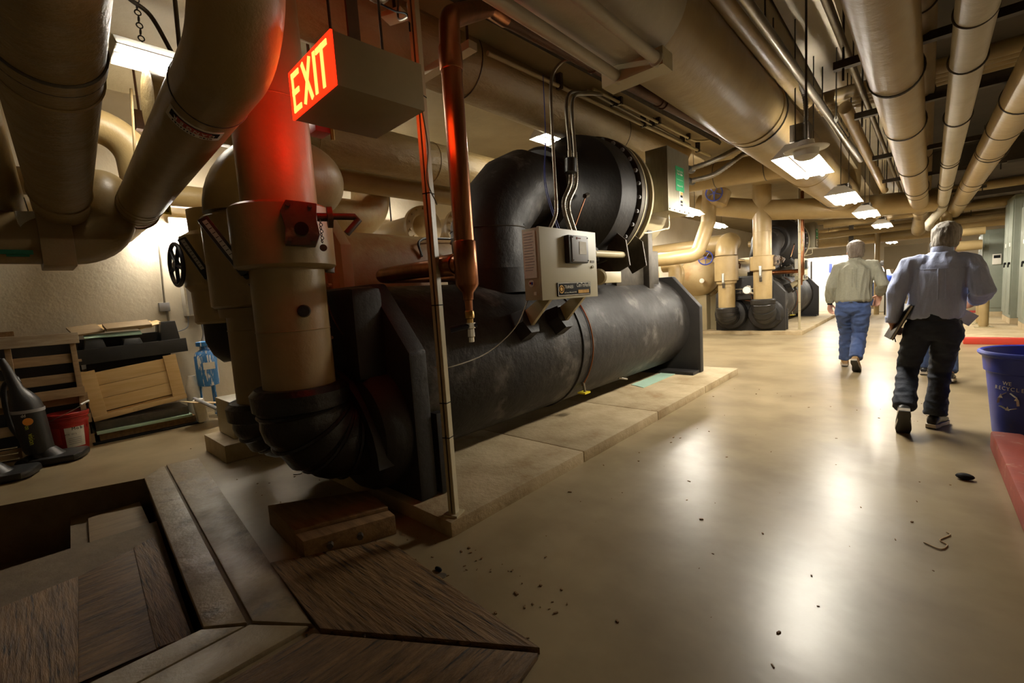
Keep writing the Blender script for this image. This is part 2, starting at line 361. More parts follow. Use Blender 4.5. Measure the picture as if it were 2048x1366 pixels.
# ---------------------------------------------------------------- chillers
def octo(cx, hw, z0, z1, ch): return [(cx-hw, z0), (cx+hw, z0), (cx+hw, z1-ch*1.15), (cx+hw-ch, z1), (cx-hw+ch, z1), (cx-hw, z1-ch*1.15)]
XZ = lambda u, v, w: (u, w, v)
def chiller(label):
    t = thing('chiller', label, 'chiller', (-3.05, 4.0, .09), 'centrifugal chillers in a row')
    ex, ez, er = -3.05, .80, .66
    sh = MB().lathe([(er-.02, 1.66), (er, 1.70), (er, 6.36), (er-.02, 6.40)], (ex, 0, ez), (0, 1, 0), 64).build('evaporator_shell', m_black, t)
    MB().torus((ex, 3.62, ez), (0, 1, 0), er+.004, .012, 64, 6).build('weld_band', m_blk, sh)
    MB().tube([(ex+(er+.012)*sin(a), 3.78, ez+(er+.012)*cos(a)) for a in [.55+i*.09 for i in range(20)]], .008, 8).build('copper_line', m_copper, sh)
    a = 2.2; MB().cyl((ex+er*sin(a), 3.78, ez+er*cos(a)), (ex+(er+.02)*sin(a), 3.78, ez+(er+.02)*cos(a)-.10), .014, n=10).build('drain_valve', m_conduit, sh)
    MB().bx(ex+er*sin(a)-.04, ex+er*sin(a)+.05, 3.73, 3.83, ez+er*cos(a)-.115, ez+er*cos(a)-.10).build('yellow_tag', m_yel, sh)
    a = 2.5; MB().cyl((ex+er*sin(a), 4.75, ez+er*cos(a)), (ex+(er+.05)*sin(a), 4.9, ez+(er+.05)*cos(a)), .012, n=10).build('drain_valve', m_conduit, sh)
    p = MB().prism(octo(ex, .80, .09, 1.46, .38), XZ, 1.54, 1.67).build('end_plate', m_blk, t, bevel=.02)
    p = MB().prism(octo(ex, .80, .09, 1.46, .38), XZ, 6.34, 6.46).build('end_plate', m_blk, t, bevel=.02)
    MB().bx(ex-.85, ex+.78, 6.1, 6.36, .09, .13).build('foot', m_blk, p)
    # water box on the near end: upper cover, arched lip and two round passes
    wb = MB().bx(ex-.62, ex+.55, 1.345, 1.56, .86, 1.44).build('water_box', m_blk, t, bevel=.05)
    poly = [(ex+.74*cos(a), .36+.62*sin(a)) for a in [pi*i/20 for i in range(21)]]+[(ex+.66*cos(a), .36+.54*sin(a)) for a in [pi-pi*i/20 for i in range(21)]]
    MB().prism(poly, XZ, 1.31, 1.56).build('arched_lip', m_blk, wb)
    for s in (-.40, .39):
        MB().lathe([(.05, 1.335), (.28, 1.34), (.36, 1.37), (.39, 1.42), (.39, 1.56)], (ex+s, 0, .52), (0, 1, 0), 32).build('water_head', m_blk, wb)
    v = MB().bx(ex+.02, ex+.10, 1.285, 1.345, 1.16, 1.22).build('sensor_box', m_paper, wb, bevel=.005)
    MB().cyl((ex-.35, 1.33, 1.145), (ex+.28, 1.33, 1.135), .011, n=8).build('sensor_tube', m_tansteel, wb)
    MB().cyl((ex-.3, 1.30, 1.05), (ex-.06, 1.32, 1.05), .012, n=8).add(*cylvf((ex-.12, 1.33, 1.05), (ex-.12, 1.25, 1.06), .02)).build('gauge_cock', m_dsteel, wb)
    hv = MB().cyl((ex+.14, 1.31, .82), (ex+.14, 1.26, .95), .018, n=10).cyl((ex+.14, 1.26, .95), (ex+.11, 1.24, 1.04), .006, n=8).build('vent_cock', m_rust, wb)
    MB().torus((ex+.11, 1.24, 1.04), (0, 1, .3), .03, .005, 16, 6).build('vent_handle', m_copper, hv)
    MB().tube(smoothpath([(ex-.02, 1.30, .86), (ex+.12, 1.26, .84), (ex+.2, 1.28, .82), (ex+.30, 1.26, .90), (ex+.27, 1.28, .80)]), .009, 8).build('capillary_coil', m_copper, wb)
    # saddles on top and stiffening box behind the branch
    for y in (4.0, 4.28, 4.72):
        MB().bx(ex-.1, ex+.30, y, y+.14, ez+er-.1, ez+er+.07).build('saddle_block', m_blk, sh, bevel=.01)
    # suction elbow and compressor
    ey = 3.10
    MB().lathe([(.42, 0), (.42, .22)], (ex, ey, 1.36), (0, 0, 1), 40).build('suction_flange', m_blk, t)
    el = MB().tube([(ex, ey, 1.38), (ex, ey, 1.98), (ex, ey+.04, 2.06), (ex, ey+.36, 2.36), (ex, ey+.46, 2.42), (ex, 4.3, 2.42)], .36, 40).build('suction_elbow', m_black, t, ang=25)
    MB().torus((ex, ey, 1.95), (0, 0, 1), .362, .005, 40, 6).build('seam', m_dsteel, el)
    cp = MB().lathe([(.42, 3.80), (.46, 3.84), (.47, 4.10), (.52, 4.16), (.56, 4.30), (.69, 4.42), (.71, 4.55), (.71, 4.72), (.64, 4.80)], (ex+.02, 0, 2.40), (0, 1, 0), 56).build('compressor_volute', m_blk, t)
    fl = MB().lathe([(.6, 4.78), (.745, 4.78), (.745, 4.86), (.6, 4.86)], (ex+.02, 0, 2.40), (0, 1, 0), 64).build('flange', m_dsteel, cp)
    for k in range(30):
        a = 2*pi*k/30; c_ = (ex+.02+.715*sin(a), 4.765, 2.40+.715*cos(a))
        MB().cyl((c_[0], 4.745, c_[2]), (c_[0], 4.785, c_[2]), .022, n=6).build('bolt', m_gray, cp)
    MB().lathe([(.66, 4.86), (.70, 4.90), (.70, 5.02), (.66, 5.06)], (ex+.02, 0, 2.40), (0, 1, 0), 56).build('stator_ring', m_dsteel, cp)
    MB().lathe([(.735, 4.862), (.75, 4.862), (.75, 4.885), (.735, 4.885)], (ex+.02, 0, 2.4), (0, 1, 0), 64).build('bright_rim', m_tansteel, cp)
    MB().lathe([(.6, 5.06), (.735, 5.06), (.735, 5.10), (.6, 5.10)], (ex+.02, 0, 2.4), (0, 1, 0), 64).build('bright_rim', m_tansteel, cp)
    MB().lathe([(.62, 5.10), (.62, 5.3), (.52, 5.36), (.52, 6.0), (.44, 6.1), (.1, 6.14)], (ex+.02, 0, 2.4), (0, 1, 0), 48).build('motor', m_tansteel, t)
    MB().bx(ex-.3, ex+.34, 4.9, 6.1, 1.36, 1.82).build('motor_support', m_dsteel, t, bevel=.02)
    MB().bx(ex+.30, ex+.42, 5.62, 5.75, 1.30, 2.1).build('support_leg', m_dsteel, t, bevel=.01)
    # vane linkage rod and lever
    lv = MB().cyl((ex+.62, 3.95, 1.70), (ex+.62, 4.6, 1.70), .035, n=14).build('vane_shaft', m_tansteel, t)
    MB().tube([(ex+.5, 3.72, 1.9), (ex+.62, 3.98, 1.70)], [(.02, .045), (.03, .06)], 8).build('vane_lever', m_blk, lv)
    MB().cyl((ex+.50, 3.75, 1.88), (ex+.56, 3.95, 2.28), .007, n=8).build('pull_rod', m_copper, lv)
    MB().cyl((ex+.56, 3.93, 2.27), (ex+.56, 3.99, 2.29), .025, n=6).build('rod_end', m_dsteel, lv)
    for y in (4.55, 4.95):
        MB().prism([(ex+.52, 1.50), (ex+.70, 1.58), (ex+.66, 1.86), (ex+.50, 2.0), (ex+.40, 1.7)], XZ, y, y+.02).build('link_plate', m_dsteel, lv)
    MB().lathe([(.07, 0), (.085, .02), (.02, .06)], (ex+.66, 3.95, 1.46), (-.2, 1, .1), 16).build('purge_dial', m_tansteel, t)
    MB().bx(ex+.42, ex+.62, 4.1, 4.5, 1.40, 1.52).build('oil_pump_box', m_tansteel, t, bevel=.01)
    MB().tube(smoothpath([(ex+.5, 4.1, 1.46), (ex+.56, 3.9, 1.50), (ex+.6, 3.8, 1.44), (ex+.55, 3.7, 1.42)]), .014, 8).build('oil_tube', m_conduit, t)
    # terminal box with stickers
    tb = MB().bx(-2.47, -2.2, 5.27, 5.93, 2.21, 2.95).build('terminal_box', m_galvbox, t, bevel=.006)
    MB().bx(-2.2, -2.197, 5.50, 5.75, 2.47, 2.76).build('sticker', m_green, tb)
    text('lettering', 'Your Certified\nWater Chiller', .034, m_paper, tb, (-2.1965, 5.625, 2.69), (0, 1, 0), (0, 0, 1), .9)
    text('lettering', 'Refrigerant 123', .03, m_paper, tb, (-2.1965, 5.625, 2.535), (0, 1, 0), (0, 0, 1), .9)
    MB().bx(-2.1968, -2.196, 5.53, 5.72, 2.605, 2.608).build('rule', m_paper, tb)
    MB().bx(-2.2, -2.197, 5.60, 5.70, 2.26, 2.47).build('data_label', m_paper, tb)
    for z0, z1, m_ in ((2.43, 2.465, m_org), (2.40, 2.428, m_ink), (2.365, 2.372, m_yel), (2.335, 2.363, m_ink), (2.325, 2.332, m_yel), (2.30, 2.32, m_ink)):
        MB().bx(-2.1968, -2.1955, 5.625, 5.695, z0, z1).build('label_bar', m_, tb)
    for y in (5.30, 5.44, 5.6, 5.76, 5.90): MB().cyl((-2.205, y, 2.235), (-2.192, y, 2.235), .008, n=8).build('screw', m_dsteel, tb)
    MB().tube(smoothpath([(-2.3, 5.5, 2.22), (-2.3, 5.5, 2.05), (-2.33, 5.42, 2.02), (-2.45, 5.2, 1.98), (-2.5, 5.0, 2.0)]), .010, 8).build('drain_line', m_tansteel, tb)
    # condenser
    cx, cz, cr = -4.35, 1.52, .56
    cs = MB().lathe([(cr, 2.0), (cr, 6.2)], (cx, 0, cz), (0, 1, 0), 56).build('condenser_shell', m_rustytan, t)
    MB().prism([(cx-.68, .09), (cx+.68, .09), (cx+.68, cz+.34), (cx+.44, cz+.62), (cx-.44, cz+.62), (cx-.68, cz+.34)], XZ, 1.92, 2.02).build('condenser_plate', m_tansteel, t, bevel=.008)
    MB().prism([(cx-.68, .09), (cx+.68, .09), (cx+.68, cz+.34), (cx+.44, cz+.62), (cx-.44, cz+.62), (cx-.68, cz+.34)], XZ, 6.18, 6.28).build('condenser_plate', m_tansteel, t, bevel=.008)
    hd = MB().lathe([(.02, 1.46), (.28, 1.48), (.46, 1.55), (.52, 1.64), (.52, 1.86), (.60, 1.86), (.60, 1.93)], (cx, 0, cz), (0, 1, 0), 48).build('condenser_head', m_rustytan, t)
    for k in range(24):
        a = 2*pi*k/24; MB().cyl((cx+.565*sin(a), 1.83, cz+.565*cos(a)), (cx+.565*sin(a), 1.87, cz+.565*cos(a)), .018, n=6).build('bolt', m_tansteel, hd)
    g = MB().lathe([(.055, 0), (.06, .01), (.06, .03), (.02, .035)], (cx+.2, 1.43, cz-.1), (.2, -1, 0), 20).build('gauge', m_paper, hd)
    MB().bx(cx-.3, cx+.3, 1.94, 2.02, .09, cz-.4).build('pedestal', m_tansteel, t, bevel=.01)
    MB().bx(cx-.12, cx+.24, 1.62, 1.94, .09, cz-.48).build('head_stand', m_tansteel, t, bevel=.01)
    ht = MB().tube(smoothpath([(cx+.5, 2.9, cz+.28), (cx+.42, 2.95, cz+.45), (cx+.35, 3.3, cz+.5), (cx+.3, 4.4, cz+.52), (cx+.3, 5, cz+.5)]), .014, 8).build('black_tube', m_blkplastic, cs)
    MB().tube([(cx+.55, 3.55, cz+.2), (cx+.58, 3.5, cz+.32), (cx+.5, 3.3, cz+.44)], .02, 8).build('copper_bend', m_copper, cs)
    # control panel on two brackets
    bxp = MB().bx(-2.255, -2.105, 2.65, 3.425, 1.282, 1.82).build('control_panel', m_panel, t, bevel=.004)
    MB().bx(-2.105, -2.085, 2.645, 3.43, 1.277, 1.825).build('panel_door', m_panel, bxp, bevel=.004)
    MB().bx(-2.245, -2.125, 2.645, 2.651, 1.45, 1.80).build('wiring_diagram', m_paper, bxp)
    for k in range(14): MB().bx(-2.235, -2.14-.03*random.random(), 2.643, 2.6455, 1.78-.021*k, 1.784-.021*k).build('printed_line', m_gray, bxp)
    MB().cyl((-2.185, 2.652, 1.41), (-2.185, 2.645, 1.41), .027, n=20).build('round_sticker', m_paper, bxp)
    MB().bx(-2.20, -2.185, 2.641, 2.646, 1.405, 1.42).build('sticker_mark', m_red, bxp); MB().bx(-2.183, -2.17, 2.641, 2.646, 1.40, 1.42).build('sticker_mark', m_bluewheel, bxp)
    MB().bx(-2.165, -2.14, 2.645, 2.652, 1.32, 1.345).build('small_sticker', m_paper, bxp)
    ds = MB().bx(-2.085, -2.035, 2.955, 3.225, 1.555, 1.775).build('display', m_blkplastic, bxp, bevel=.01)
    MB().bx(-2.035, -2.028, 2.985, 3.218, 1.565, 1.768).build('display_face', m_gray, bxp, bevel=.003)
    MB().bx(-2.028, -2.025, 3.085, 3.185, 1.625, 1.725).build('screen', m_paper, bxp)
    MB().torus((-2.027, 3.055, 1.75), (1, 0, 0), .008, .002, 14, 6).build('logo_ring', m_red, bxp)
    text('lettering', 'TRANE', .014, m_red, bxp, (-2.0275, 3.092, 1.75), (0, 1, 0), (0, 0, 1), .9, .0006)
    for y, z in ((2.995, 1.576), (2.995, 1.757), (3.208, 1.576), (3.208, 1.757)): MB().cyl((-2.03, y, z), (-2.024, y, z), .005, n=8).build('screw', m_ink, bxp)
    npb = MB().bx(-2.085, -2.077, 2.83, 3.305, 1.30, 1.405).build('nameplate', m_ink, bxp, bevel=.002)
    MB().bx(-2.0775, -2.075, 2.835, 3.3, 1.398, 1.403).bx(-2.0775, -2.075, 2.835, 3.3, 1.302, 1.307).bx(-2.0775, -2.075, 2.835, 2.841, 1.302, 1.403).bx(-2.0775, -2.075, 3.294, 3.3, 1.302, 1.403).build('nameplate_border', m_steel, bxp)
    MB().cyl((-2.078, 2.88, 1.353), (-2.074, 2.88, 1.353), .032, n=24).build('emblem', m_brass, bxp)
    MB().torus((-2.0735, 2.88, 1.353), (1, 0, 0), .02, .003, 20, 6).build('emblem_ring', m_ink, bxp)
    text('lettering', 'TRANE\u00ae', .038, m_paper, bxp, (-2.0745, 2.98, 1.368), (0, 1, 0), (0, 0, 1), .85, .001)
    text('lettering', 'CenTraVac\u00ae', .048, m_paper, bxp, (-2.0745, 3.19, 1.38), (0, 1, 0), (0, 0, 1), .8, .001)
    text('lettering', 'LaCrosse, Wisconsin USA', .016, m_paper, bxp, (-2.0745, 3.0, 1.325), (0, 1, 0), (0, 0, 1), 1, .001)
    MB().bx(-2.0765, -2.0738, 3.11, 3.27, 1.315, 1.342).build('serial_strip', m_brass, bxp)
    MB().bx(-2.085, -2.082, 3.33, 3.39, 1.565, 1.585).build('door_label', m_dsteel, bxp)
    MB().cyl((-2.086, 3.355, 1.53), (-2.075, 3.355, 1.53), .012, n=14).build('lock', m_chrome, bxp)
    for y in (2.80, 3.28):
        b_ = MB().prism([(-2.12, 1.28), (-2.25, 1.28), (-2.52, 1.12), (-2.43, 1.02), (-2.34, 1.06)], XZ, y-.02, y+.02).build('bracket', m_tansteel, t, bevel=.004)
        MB().tube([(-2.34, y, 1.12), (-2.56, y, 1.02)], [(.10, .12), (.14, .16)], 6).build('bracket_foot', m_blk, b_)
    # perforated channel against the shell foot
    ch = MB().bx(-2.30, -2.23, 1.69, 1.76, .10, .62).build('perforated_channel', m_blk, t, bevel=.004)
    for k in range(10): MB().cyl((-2.228, 1.735, .58-.046*k), (-2.2255, 1.735, .58-.046*k), .006, n=8).build('channel_hole', m_paper, ch)
    return t
def cylvf(a, b, r):
    q = MB().cyl(a, b, r, n=10); return q.v, q.f

chil = chiller('nearest large black insulated chiller with tan control panel on concrete pad')
OFF = (-.13, 10.85, 0)
chil2 = dup(chil, (chil.location.x+OFF[0], chil.location.y+OFF[1], chil.location.z), 'second black insulated chiller, farther back, left of man in grey shirt', group='centrifugal chillers in a row')

# wiring down to the control panel
t = thing('cable_drop', 'single conduit curving from rusty ceiling pipe down to the top of tan control panel', 'conduit', (-2.18, 2.9, 1.82), 'conduits feeding the control panel')
pA, pB, pC = (-2,3.095,3.107), (-2.17,3.023,2.989), (-2.17,2.999,2.067)
MB().tube(smoothpath([pA, (-2.1,3.063,3.102), pB, (-2.17,2.999,2.644), pC], 10), .013, 10).build('rigid_run', m_conduit, t)
flex(smoothpath([pC, (-2.17,2.982,1.948), (-2.18, 2.905, 1.83)]), .017, .008).build('flexible_tail', m_conduit, t)
t = thing('cable_drop', 'twin conduits side by side dropping in flexible tails to tan control panel', 'conduit', (-2.18, 3.2, 1.82), 'conduits feeding the control panel')
for dx, yend in ((0, 3.20), (11, 3.27)):
    q = smoothpath([(-2.55, 4.4+.05*(dx > 0), 3.40), (-2.3, 3.677+.05*(dx > 0), 3.12+.0*dx), (-2.22, 3.301+.08*(dx > 0), 2.943), (-2.2, 3.27+.08*(dx > 0), 2.511)], 10)
    MB().tube(q, .015, 10).build('rigid_run', m_conduit, t)
    e = q[-1]
    flex(smoothpath([e, (-2.2, e[1]-.01, 2.25), (-2.2, yend-.06, 2.05), (-2.18, yend, 1.82)]), .02, .009).build('flexible_tail', m_conduit, t)
MB().tube([(-2.17,3.234,2.426), (-2.17,3.224,2.316)], .05, 10).build('tape_wrap', m_blkplastic, t)
t = thing('sensor_wire', 'pair of thin blue wires hanging down to the tan control panel', 'wire', (-2.2, 3.05, 1.82))
for k in (0, 1): MB().tube(smoothpath([(-2.3,3.091,3.094), (-2.3,3.08,2.622), (-2.26, 2.98+.02*k, 2.2), (-2.2, 3.05+.03*k, 1.82)]), .0035, 6).build('wire', m_bluewheel, t)
tag(MB().tube(smoothpath([(-2.25,2.672,1.287), (-2.28,2.534,1.085), (-2.29,2.234,0.933), (-2.2,1.826,0.902), (-2.25,1.725,0.908)]), .004, 6).build('loose_wire', m_conduit), 'thin grey wire sagging from control panel across black shell to the strut post', 'wire')

# ---------------------------------------------------------------- insulated water pipes of the near chiller
def ring(c, ax, r, m, par, t_=.006, name='joint_ring'): return MB().torus(c, ax, r, t_, 36, 6).build(name, m, par)
def thermometer(a, b, par, w=.055):
    a, b = V(a), V(b); d = (b-a).normalized(); s = d.cross(V((.9, -.35, .1))).normalized(); n = s.cross(d)
    rot = Matrix((s, d, n)).transposed(); L = (b-a).length
    o = MB().box((a+b)/2, (w, L, .035), rot).cyl(a, a-d*.05-V((.03, -.02, .03)), .02).build('thermometer', m_blkplastic, par, bevel=.008)
    nn = n if n.dot(V((1, -.3, 0))) > 0 else -n
    MB().box((a+b)/2+nn*.018+d*.03, (w*.42, L*.72, .006), rot).build('scale_face', m_steel, o)
    for k in range(9): MB().box((a+b)/2+nn*.0215+d*(.03+L*.075*(k-4)), (w*.3, .003, .002), rot).build('scale_mark', m_ink, o)
    return o
def water_pipe(px, py, label, elbow_z, zc0, zc1, rc, top=None, off=(0, 0, 0), tan0=None, r=.195):
    t = thing('water_pipe', label, 'pipe', (px+off[0], py+off[1], 0), 'insulated water pipes into the chillers')
    base = V((0, 0, 0)); t.location = (px, py, 0)
    P = top or [(px, py, ZC)]
    MB().tube(bend([(px, py, elbow_z-.03)]+P, .34, 10), r, 36).build('pipe_jacket', m_tan, t)
    ring((px, py, 1.21), (0, 0, 1), r, m_tan, t, .004, 'seam'); ring((px, py, 2.45 if not top else 2.02), (0, 0, 1), r+(.002 if not top else .02), m_tan, t, .006, 'seam')
    # black taped elbow with ragged wraps
    q = bend([(px, py, elbow_z), (px, py, .50), (px, py+.34, .50)], .30, 12)
    rr = [.245+.012*sin(i*2.1)+.006*(i % 2) for i in range(len(q))]
    el = MB().tube(q, rr, 36).build('elbow_insulation', m_blacktape, t)
    for k in range(4):
        i = 2+k*3; ring(q[i], q[i+1]-q[i-1], rr[i]+.004, m_blacktape, el, .014, 'tape_wrap')
    MB().lathe([(.225, 0), (.262, .01), (.268, .10), (.24, .13)], (px, py, elbow_z-.06), (0, 0, 1), 36).build('tape_cuff', m_blacktape, t)
    # insulated valve body
    vb = MB().lathe([(r, zc0), (rc-.02, zc0+.005), (rc, zc0+.02), (rc, zc1-.02), (rc-.02, zc1-.005), (r, zc1)], (px, py, 0), (0, 0, 1), 40).build('valve_jacket', m_tan, t)
    return t, vb
t, vb = water_pipe(-2.675, 1.065, 'nearest thick insulated pipe rising past the lit exit sign into black taped elbow', .82, 1.55, 1.90, .262)
wp1 = t
n_ = V((.924, -.38, 0)); s_ = V((.38, .924, 0)); ax = V((-2.675, 1.065, 0))
g0 = ax+n_*.285+s_*.09+V((0, 0, .035))
rot = Matrix((s_, n_, V((0, 0, 1)))).transposed()
g = MB().prism([(-.085, -.11), (.06, -.115), (.085, -.06), (.075, .02), (.085, .10), (-.06, .115), (-.09, .06), (-.075, -.02)], lambda u, v, w: tuple(g0+s_*u+n_*w+V((0, 0, 1.73+v))), -.06, .03).build('gearbox', m_brownsteel, vb, bevel=.006)
MB().cyl(g0+n_*.025+V((0, 0, 1.70)), g0+n_*.036+V((0, 0, 1.70)), .034, n=20).build('gear_window', m_ink, vb)
for u, v in ((-.06, -.085), (.05, -.085), (.05, .085), (-.05, .09)): MB().cyl(g0+s_*u+n_*.028+V((0, 0, 1.73+v)), g0+s_*u+n_*.042+V((0, 0, 1.73+v)), .011, n=6).build('bolt', m_dsteel, vb)
MB().cyl(g0+s_*.08+V((0, 0, 1.765)), g0+s_*.16+V((0, 0, 1.765)), .022).cyl(g0+s_*.13+V((0, 0, 1.765)), g0+s_*.155+V((0, 0, 1.765)), .055, n=24).build('chain_wheel', m_brownsteel, vb)
MB().tube([g0+s_*.16+V((0, 0, 1.77)), g0+s_*.27+V((0, 0, 1.77)), g0+s_*.29+V((0, 0, 1.755)), g0+s_*.22+V((0, 0, 1.68))], .018, 12).build('crank_handle', m_brownsteel, vb)
for k in range(7): MB().torus(g0+s_*(.09+.003*(k % 2))+n_*.05+V((0, 0, 1.735-.017*k)), (1, 0, 0) if k % 2 else (0, 1, .2), .008, .0022, 10, 5).build('chain_link', m_dsteel, vb)
MB().lathe([(.018, -.004), (.018, .004)], tuple(g0+s_*.093+n_*.05+V((0, 0, 1.60))), tuple(n_), 16).build('chain_tag', m_dsteel, vb)
thermometer((-2.732,0.867,1.537), (-2.761,0.702,1.828), wp1)
MB().cyl((-2.86,0.978,1.512), (-2.729,0.868,1.528), .045, n=18).build('thermometer_well', m_tan, wp1)
MB().lathe([(.035, 0), (.028, .03), (.0, .032)], (-2.477,1.049,1.315), (.924, -.38, 0), 16).build('torn_plug', m_blacktape, wp1)
MB().cyl((-2.684,1.319,1.539), (-2.686,1.328,1.616), .028, n=10).build('flow_switch', m_gray, wp1)
MB().tube(smoothpath([(-2.65,1.26,1.372), (-2.612,1.278,1.249), (-2.656,1.36,1.143), (-2.672,1.47,1.066)]), .004, 6).build('sensor_wire', m_copper, wp1)
t, vb = water_pipe(-3.45, 1.14, 'insulated pipe behind the nearest one, bending overhead into a large tan elbow', .64, 1.36, 1.98, .27,
    [(-3.45, 1.14, 2.33), (-3.45, 1.74, 2.33), (-6.4, 1.74, 2.33)])
wp2 = t
MB().tube(bend([(-3.45, 1.14, 2.0), (-3.45, 1.14, 2.33), (-3.45, 1.74, 2.33), (-4.2, 1.74, 2.33)], .34, 12), .25, 40).build('elbow_jacket', m_tan, t)
MB().lathe([(.23, 1.30), (.235, 1.36)], (-3.45, 1.14, 0), (0, 0, 1), 36).build('valve_step', m_tan, t)
thermometer((-3.704,0.937,1.587), (-3.672,0.798,1.853), wp2)
MB().cyl((-3.82,1.032,1.562), (-3.711,0.944,1.581), .05, n=18).build('thermometer_well', m_tan, wp2)
# the two pipes of the far chiller, copied and moved, the right one straight and the left one bent
fp1 = dup(wp1, (-2.675+OFF[0]+.05, 1.065+OFF[1], 0), 'straight insulated pipe with white gauge entering front right of second chiller')
fp2 = dup(wp2, (-3.45+OFF[0], 1.14+OFF[1], 0), 'insulated pipe with round overhead elbow entering front left of second chiller')
for q in (fp1, fp2):
    for ch in list(q.children):
        if ch.name.startswith(('thermometer', 'flow', 'sensor', 'torn')):
            for g in list(ch.children): bpy.data.objects.remove(g)
            bpy.data.objects.remove(ch)
for q, z, x in ((fp1, 1.40, -2.74), (fp2, 1.30, -3.58)):
    y = q.location.y-.2
    th = MB().bx(x-.03, x+.03, y-.08, y-.03, z, z+.26).build('thermometer', m_steel, q, bevel=.006)
    MB().bx(x-.012, x+.012, y-.086, y-.08, z+.04, z+.24).build('scale_face', m_paper, th)
    MB().cyl((x, y-.05, z), (x, y-.03, z-.10), .03).build('thermometer_well', m_dsteel, q)
for x, y, z in ((-3.05, 11.75, 1.12),):
    gq = MB().lathe([(.09, 0), (.095, .01), (.095, .03), (.03, .035)], (x, y, z), (.25, -1, 0), 24).build('gauge', m_paper, fp1)
    MB().cyl((x, y+.02, z-.02), (-2.9, 11.9, z-.12), .02, n=8).build('gauge_pipe', m_paper, fp1)
    MB().torus((x, y-.03, z), (.25, -1, 0), .09, .006, 24, 6).build('gauge_rim', m_dsteel, gq)

# ---------------------------------------------------------------- pipes under the left half of the ceiling
def pipe(name, label, pts, r, m, br=.3, group='overhead insulated pipes', n=32, rings=(), mr=None, cat='pipe', k=10):
    b = V(pts[0]); t = thing(name, label, cat, tuple(b), group)
    MB().tube(bend(pts, br, k), r, n).build('pipe_jacket', m, t)
    for c, ax in rings: ring(c, ax, r, mr or m_dsteel, t, .006, 'band')
    return t
t = pipe('overhead_pipe', 'overhead pipe with red danger label slanting from upper elbow to left wall elbows', [(-1.715, .633, 4.1), (-1.715, .633, 2.262), (-4.7, .755, 2.225)], .145, m_tan, .27, n=40)
d_ = V((-2.985, .122, -.037)).normalized()
for k, q in ((.5, m_dsteel), (2.62, m_tan), (2.72, m_tan), (2.85, m_tan), (2.95, m_tan), (3.06, m_rust)):
    c = V((-1.715, .633, 2.262))+d_*k; ring(c, d_, .146, q, t, .003 if k < 3 else .012, 'band')
pc = V((-1.715, .633, 2.262))
def onpipe(c, d, r, ang): # point on the surface of a pipe; ang 0 = up, + towards +y
    up = V((0, 0, 1)); up = (up-d*up.dot(d)).normalized(); sd = d.cross(up); 
    return c+up*cos(ang)*r+sd*sin(ang)*r
def curved_label(c, d, r, a0, a1, w, m, par, name, dr=.002):
    mb = MB(); n = 12
    rings = []
    for i in range(n+1):
        a = a0+(a1-a0)*i/n; p = onpipe(c, d, r, a); q = onpipe(c, d, r+dr, a)
        rings.append([p-d*w/2, q-d*w/2, q+d*w/2, p+d*w/2])
    return mb.loft(rings).build(name, m, par)
lc = pc+d_*.62
def sgn(c, d, r, a): # angle facing camera
    return onpipe(c, d, r, a)
aa = min([i*.05 for i in range(126)], key=lambda a: (onpipe(lc, d_, .145, a)-V((0, 0, 1.32))).length)
lb = curved_label(lc, d_, .1455, aa-.85, aa+.65, .105, m_paper, t, 'danger_label')
curved_label(lc-d_*.012, d_, .1475, aa-.75, aa+.55, .05, m_ink, t, 'danger_panel')
curved_label(lc-d_*.012, d_, .149, aa-.55, aa+.35, .042, m_red, t, 'danger_oval')
def curved_text(body, c, d, r, a_mid, size, m, par, flip=1):
    for i, chh in enumerate(body):
        a = a_mid+flip*(i-(len(body)-1)/2)*size*.78/r
        p = onpipe(c, d, r, a); q = onpipe(c, d, r, a+.01*flip)
        text('lettering', chh, size, m, par, p, q-p, d*flip, .85, .0008)
curved_text('DANGER', lc-d_*.012, d_, .1512, aa-.1, .036, m_paper, t, 1)
curved_text('HIGH PRESSURE', lc+d_*.034, d_, .148, aa-.1, .016, m_ink, t, 1)
t = pipe('overhead_pipe', 'thick wrapped pipe with double bands at the top left corner of the view', [(-.72, .10, 4.1), (-.72, .096, 2.382), (-4.75, .318, 2.19)], .155, m_wrap, n=40)
dl = (V((-4.75, .318, 2.19))-V((-1.7, .15, 2.335))).normalized()
for k in (.55, .63, .78, 2.55): ring(V((-1.7, .15, 2.335))+dl*k, dl, .157, m_dsteel if k < .7 else m_tan, t, .007, 'band')
MB().lathe([(.158, 0), (.163, .005), (.163, .075), (.158, .08)], V((-1.7, .15, 2.335))+dl*.55, dl, 40).build('strap', m_wrap, t)
for k in (.3, 2.7):
    q = V((-1.7, .15, 2.335))+dl*k; MB().cyl(q+V((0, 0, .15)), (q.x, q.y, ZC), .006, n=8).build('hanger_rod', m_dsteel, t)
t = pipe('overhead_pipe', 'horizontal low pipe with elbow along the left wall, green tape on it', [(-4.80, -3.98, 1.965), (-4.80, .56, 1.965), (-4.80, .58, 2.38), (-7.2, .60, 2.38)], .185, m_tan, .22, n=40)
MB().bx(-4.632, -4.612, -.03, .13, 1.83, 1.86).build('green_tape', m_greentape, t)
MB().bx(-4.645, -4.625, 0, .11, 1.815, 1.83).build('green_tape', m_greentape, t)
tag(MB().bx(-5.01, -4.59, .17, .345, 1.75, 2.13).build('pipe_saddle_box', m_tan, bevel=.006), 'square sheet box wrapped round the low left pipe beside the white tag', 'pipe cover')
t = thing('pipe_hanger', 'black clamp and strap over square box on low left pipe', 'hanger', (-4.8, .25, 2.16))
MB().cyl((-4.8, .25, 2.12), (-4.8, .25, 4.1), .012, n=8).build('hanger_rod', m_dsteel, t)
MB().bx(-4.9, -4.66, .20, .31, 2.13, 2.165).build('clamp', m_blkplastic, t, bevel=.01)
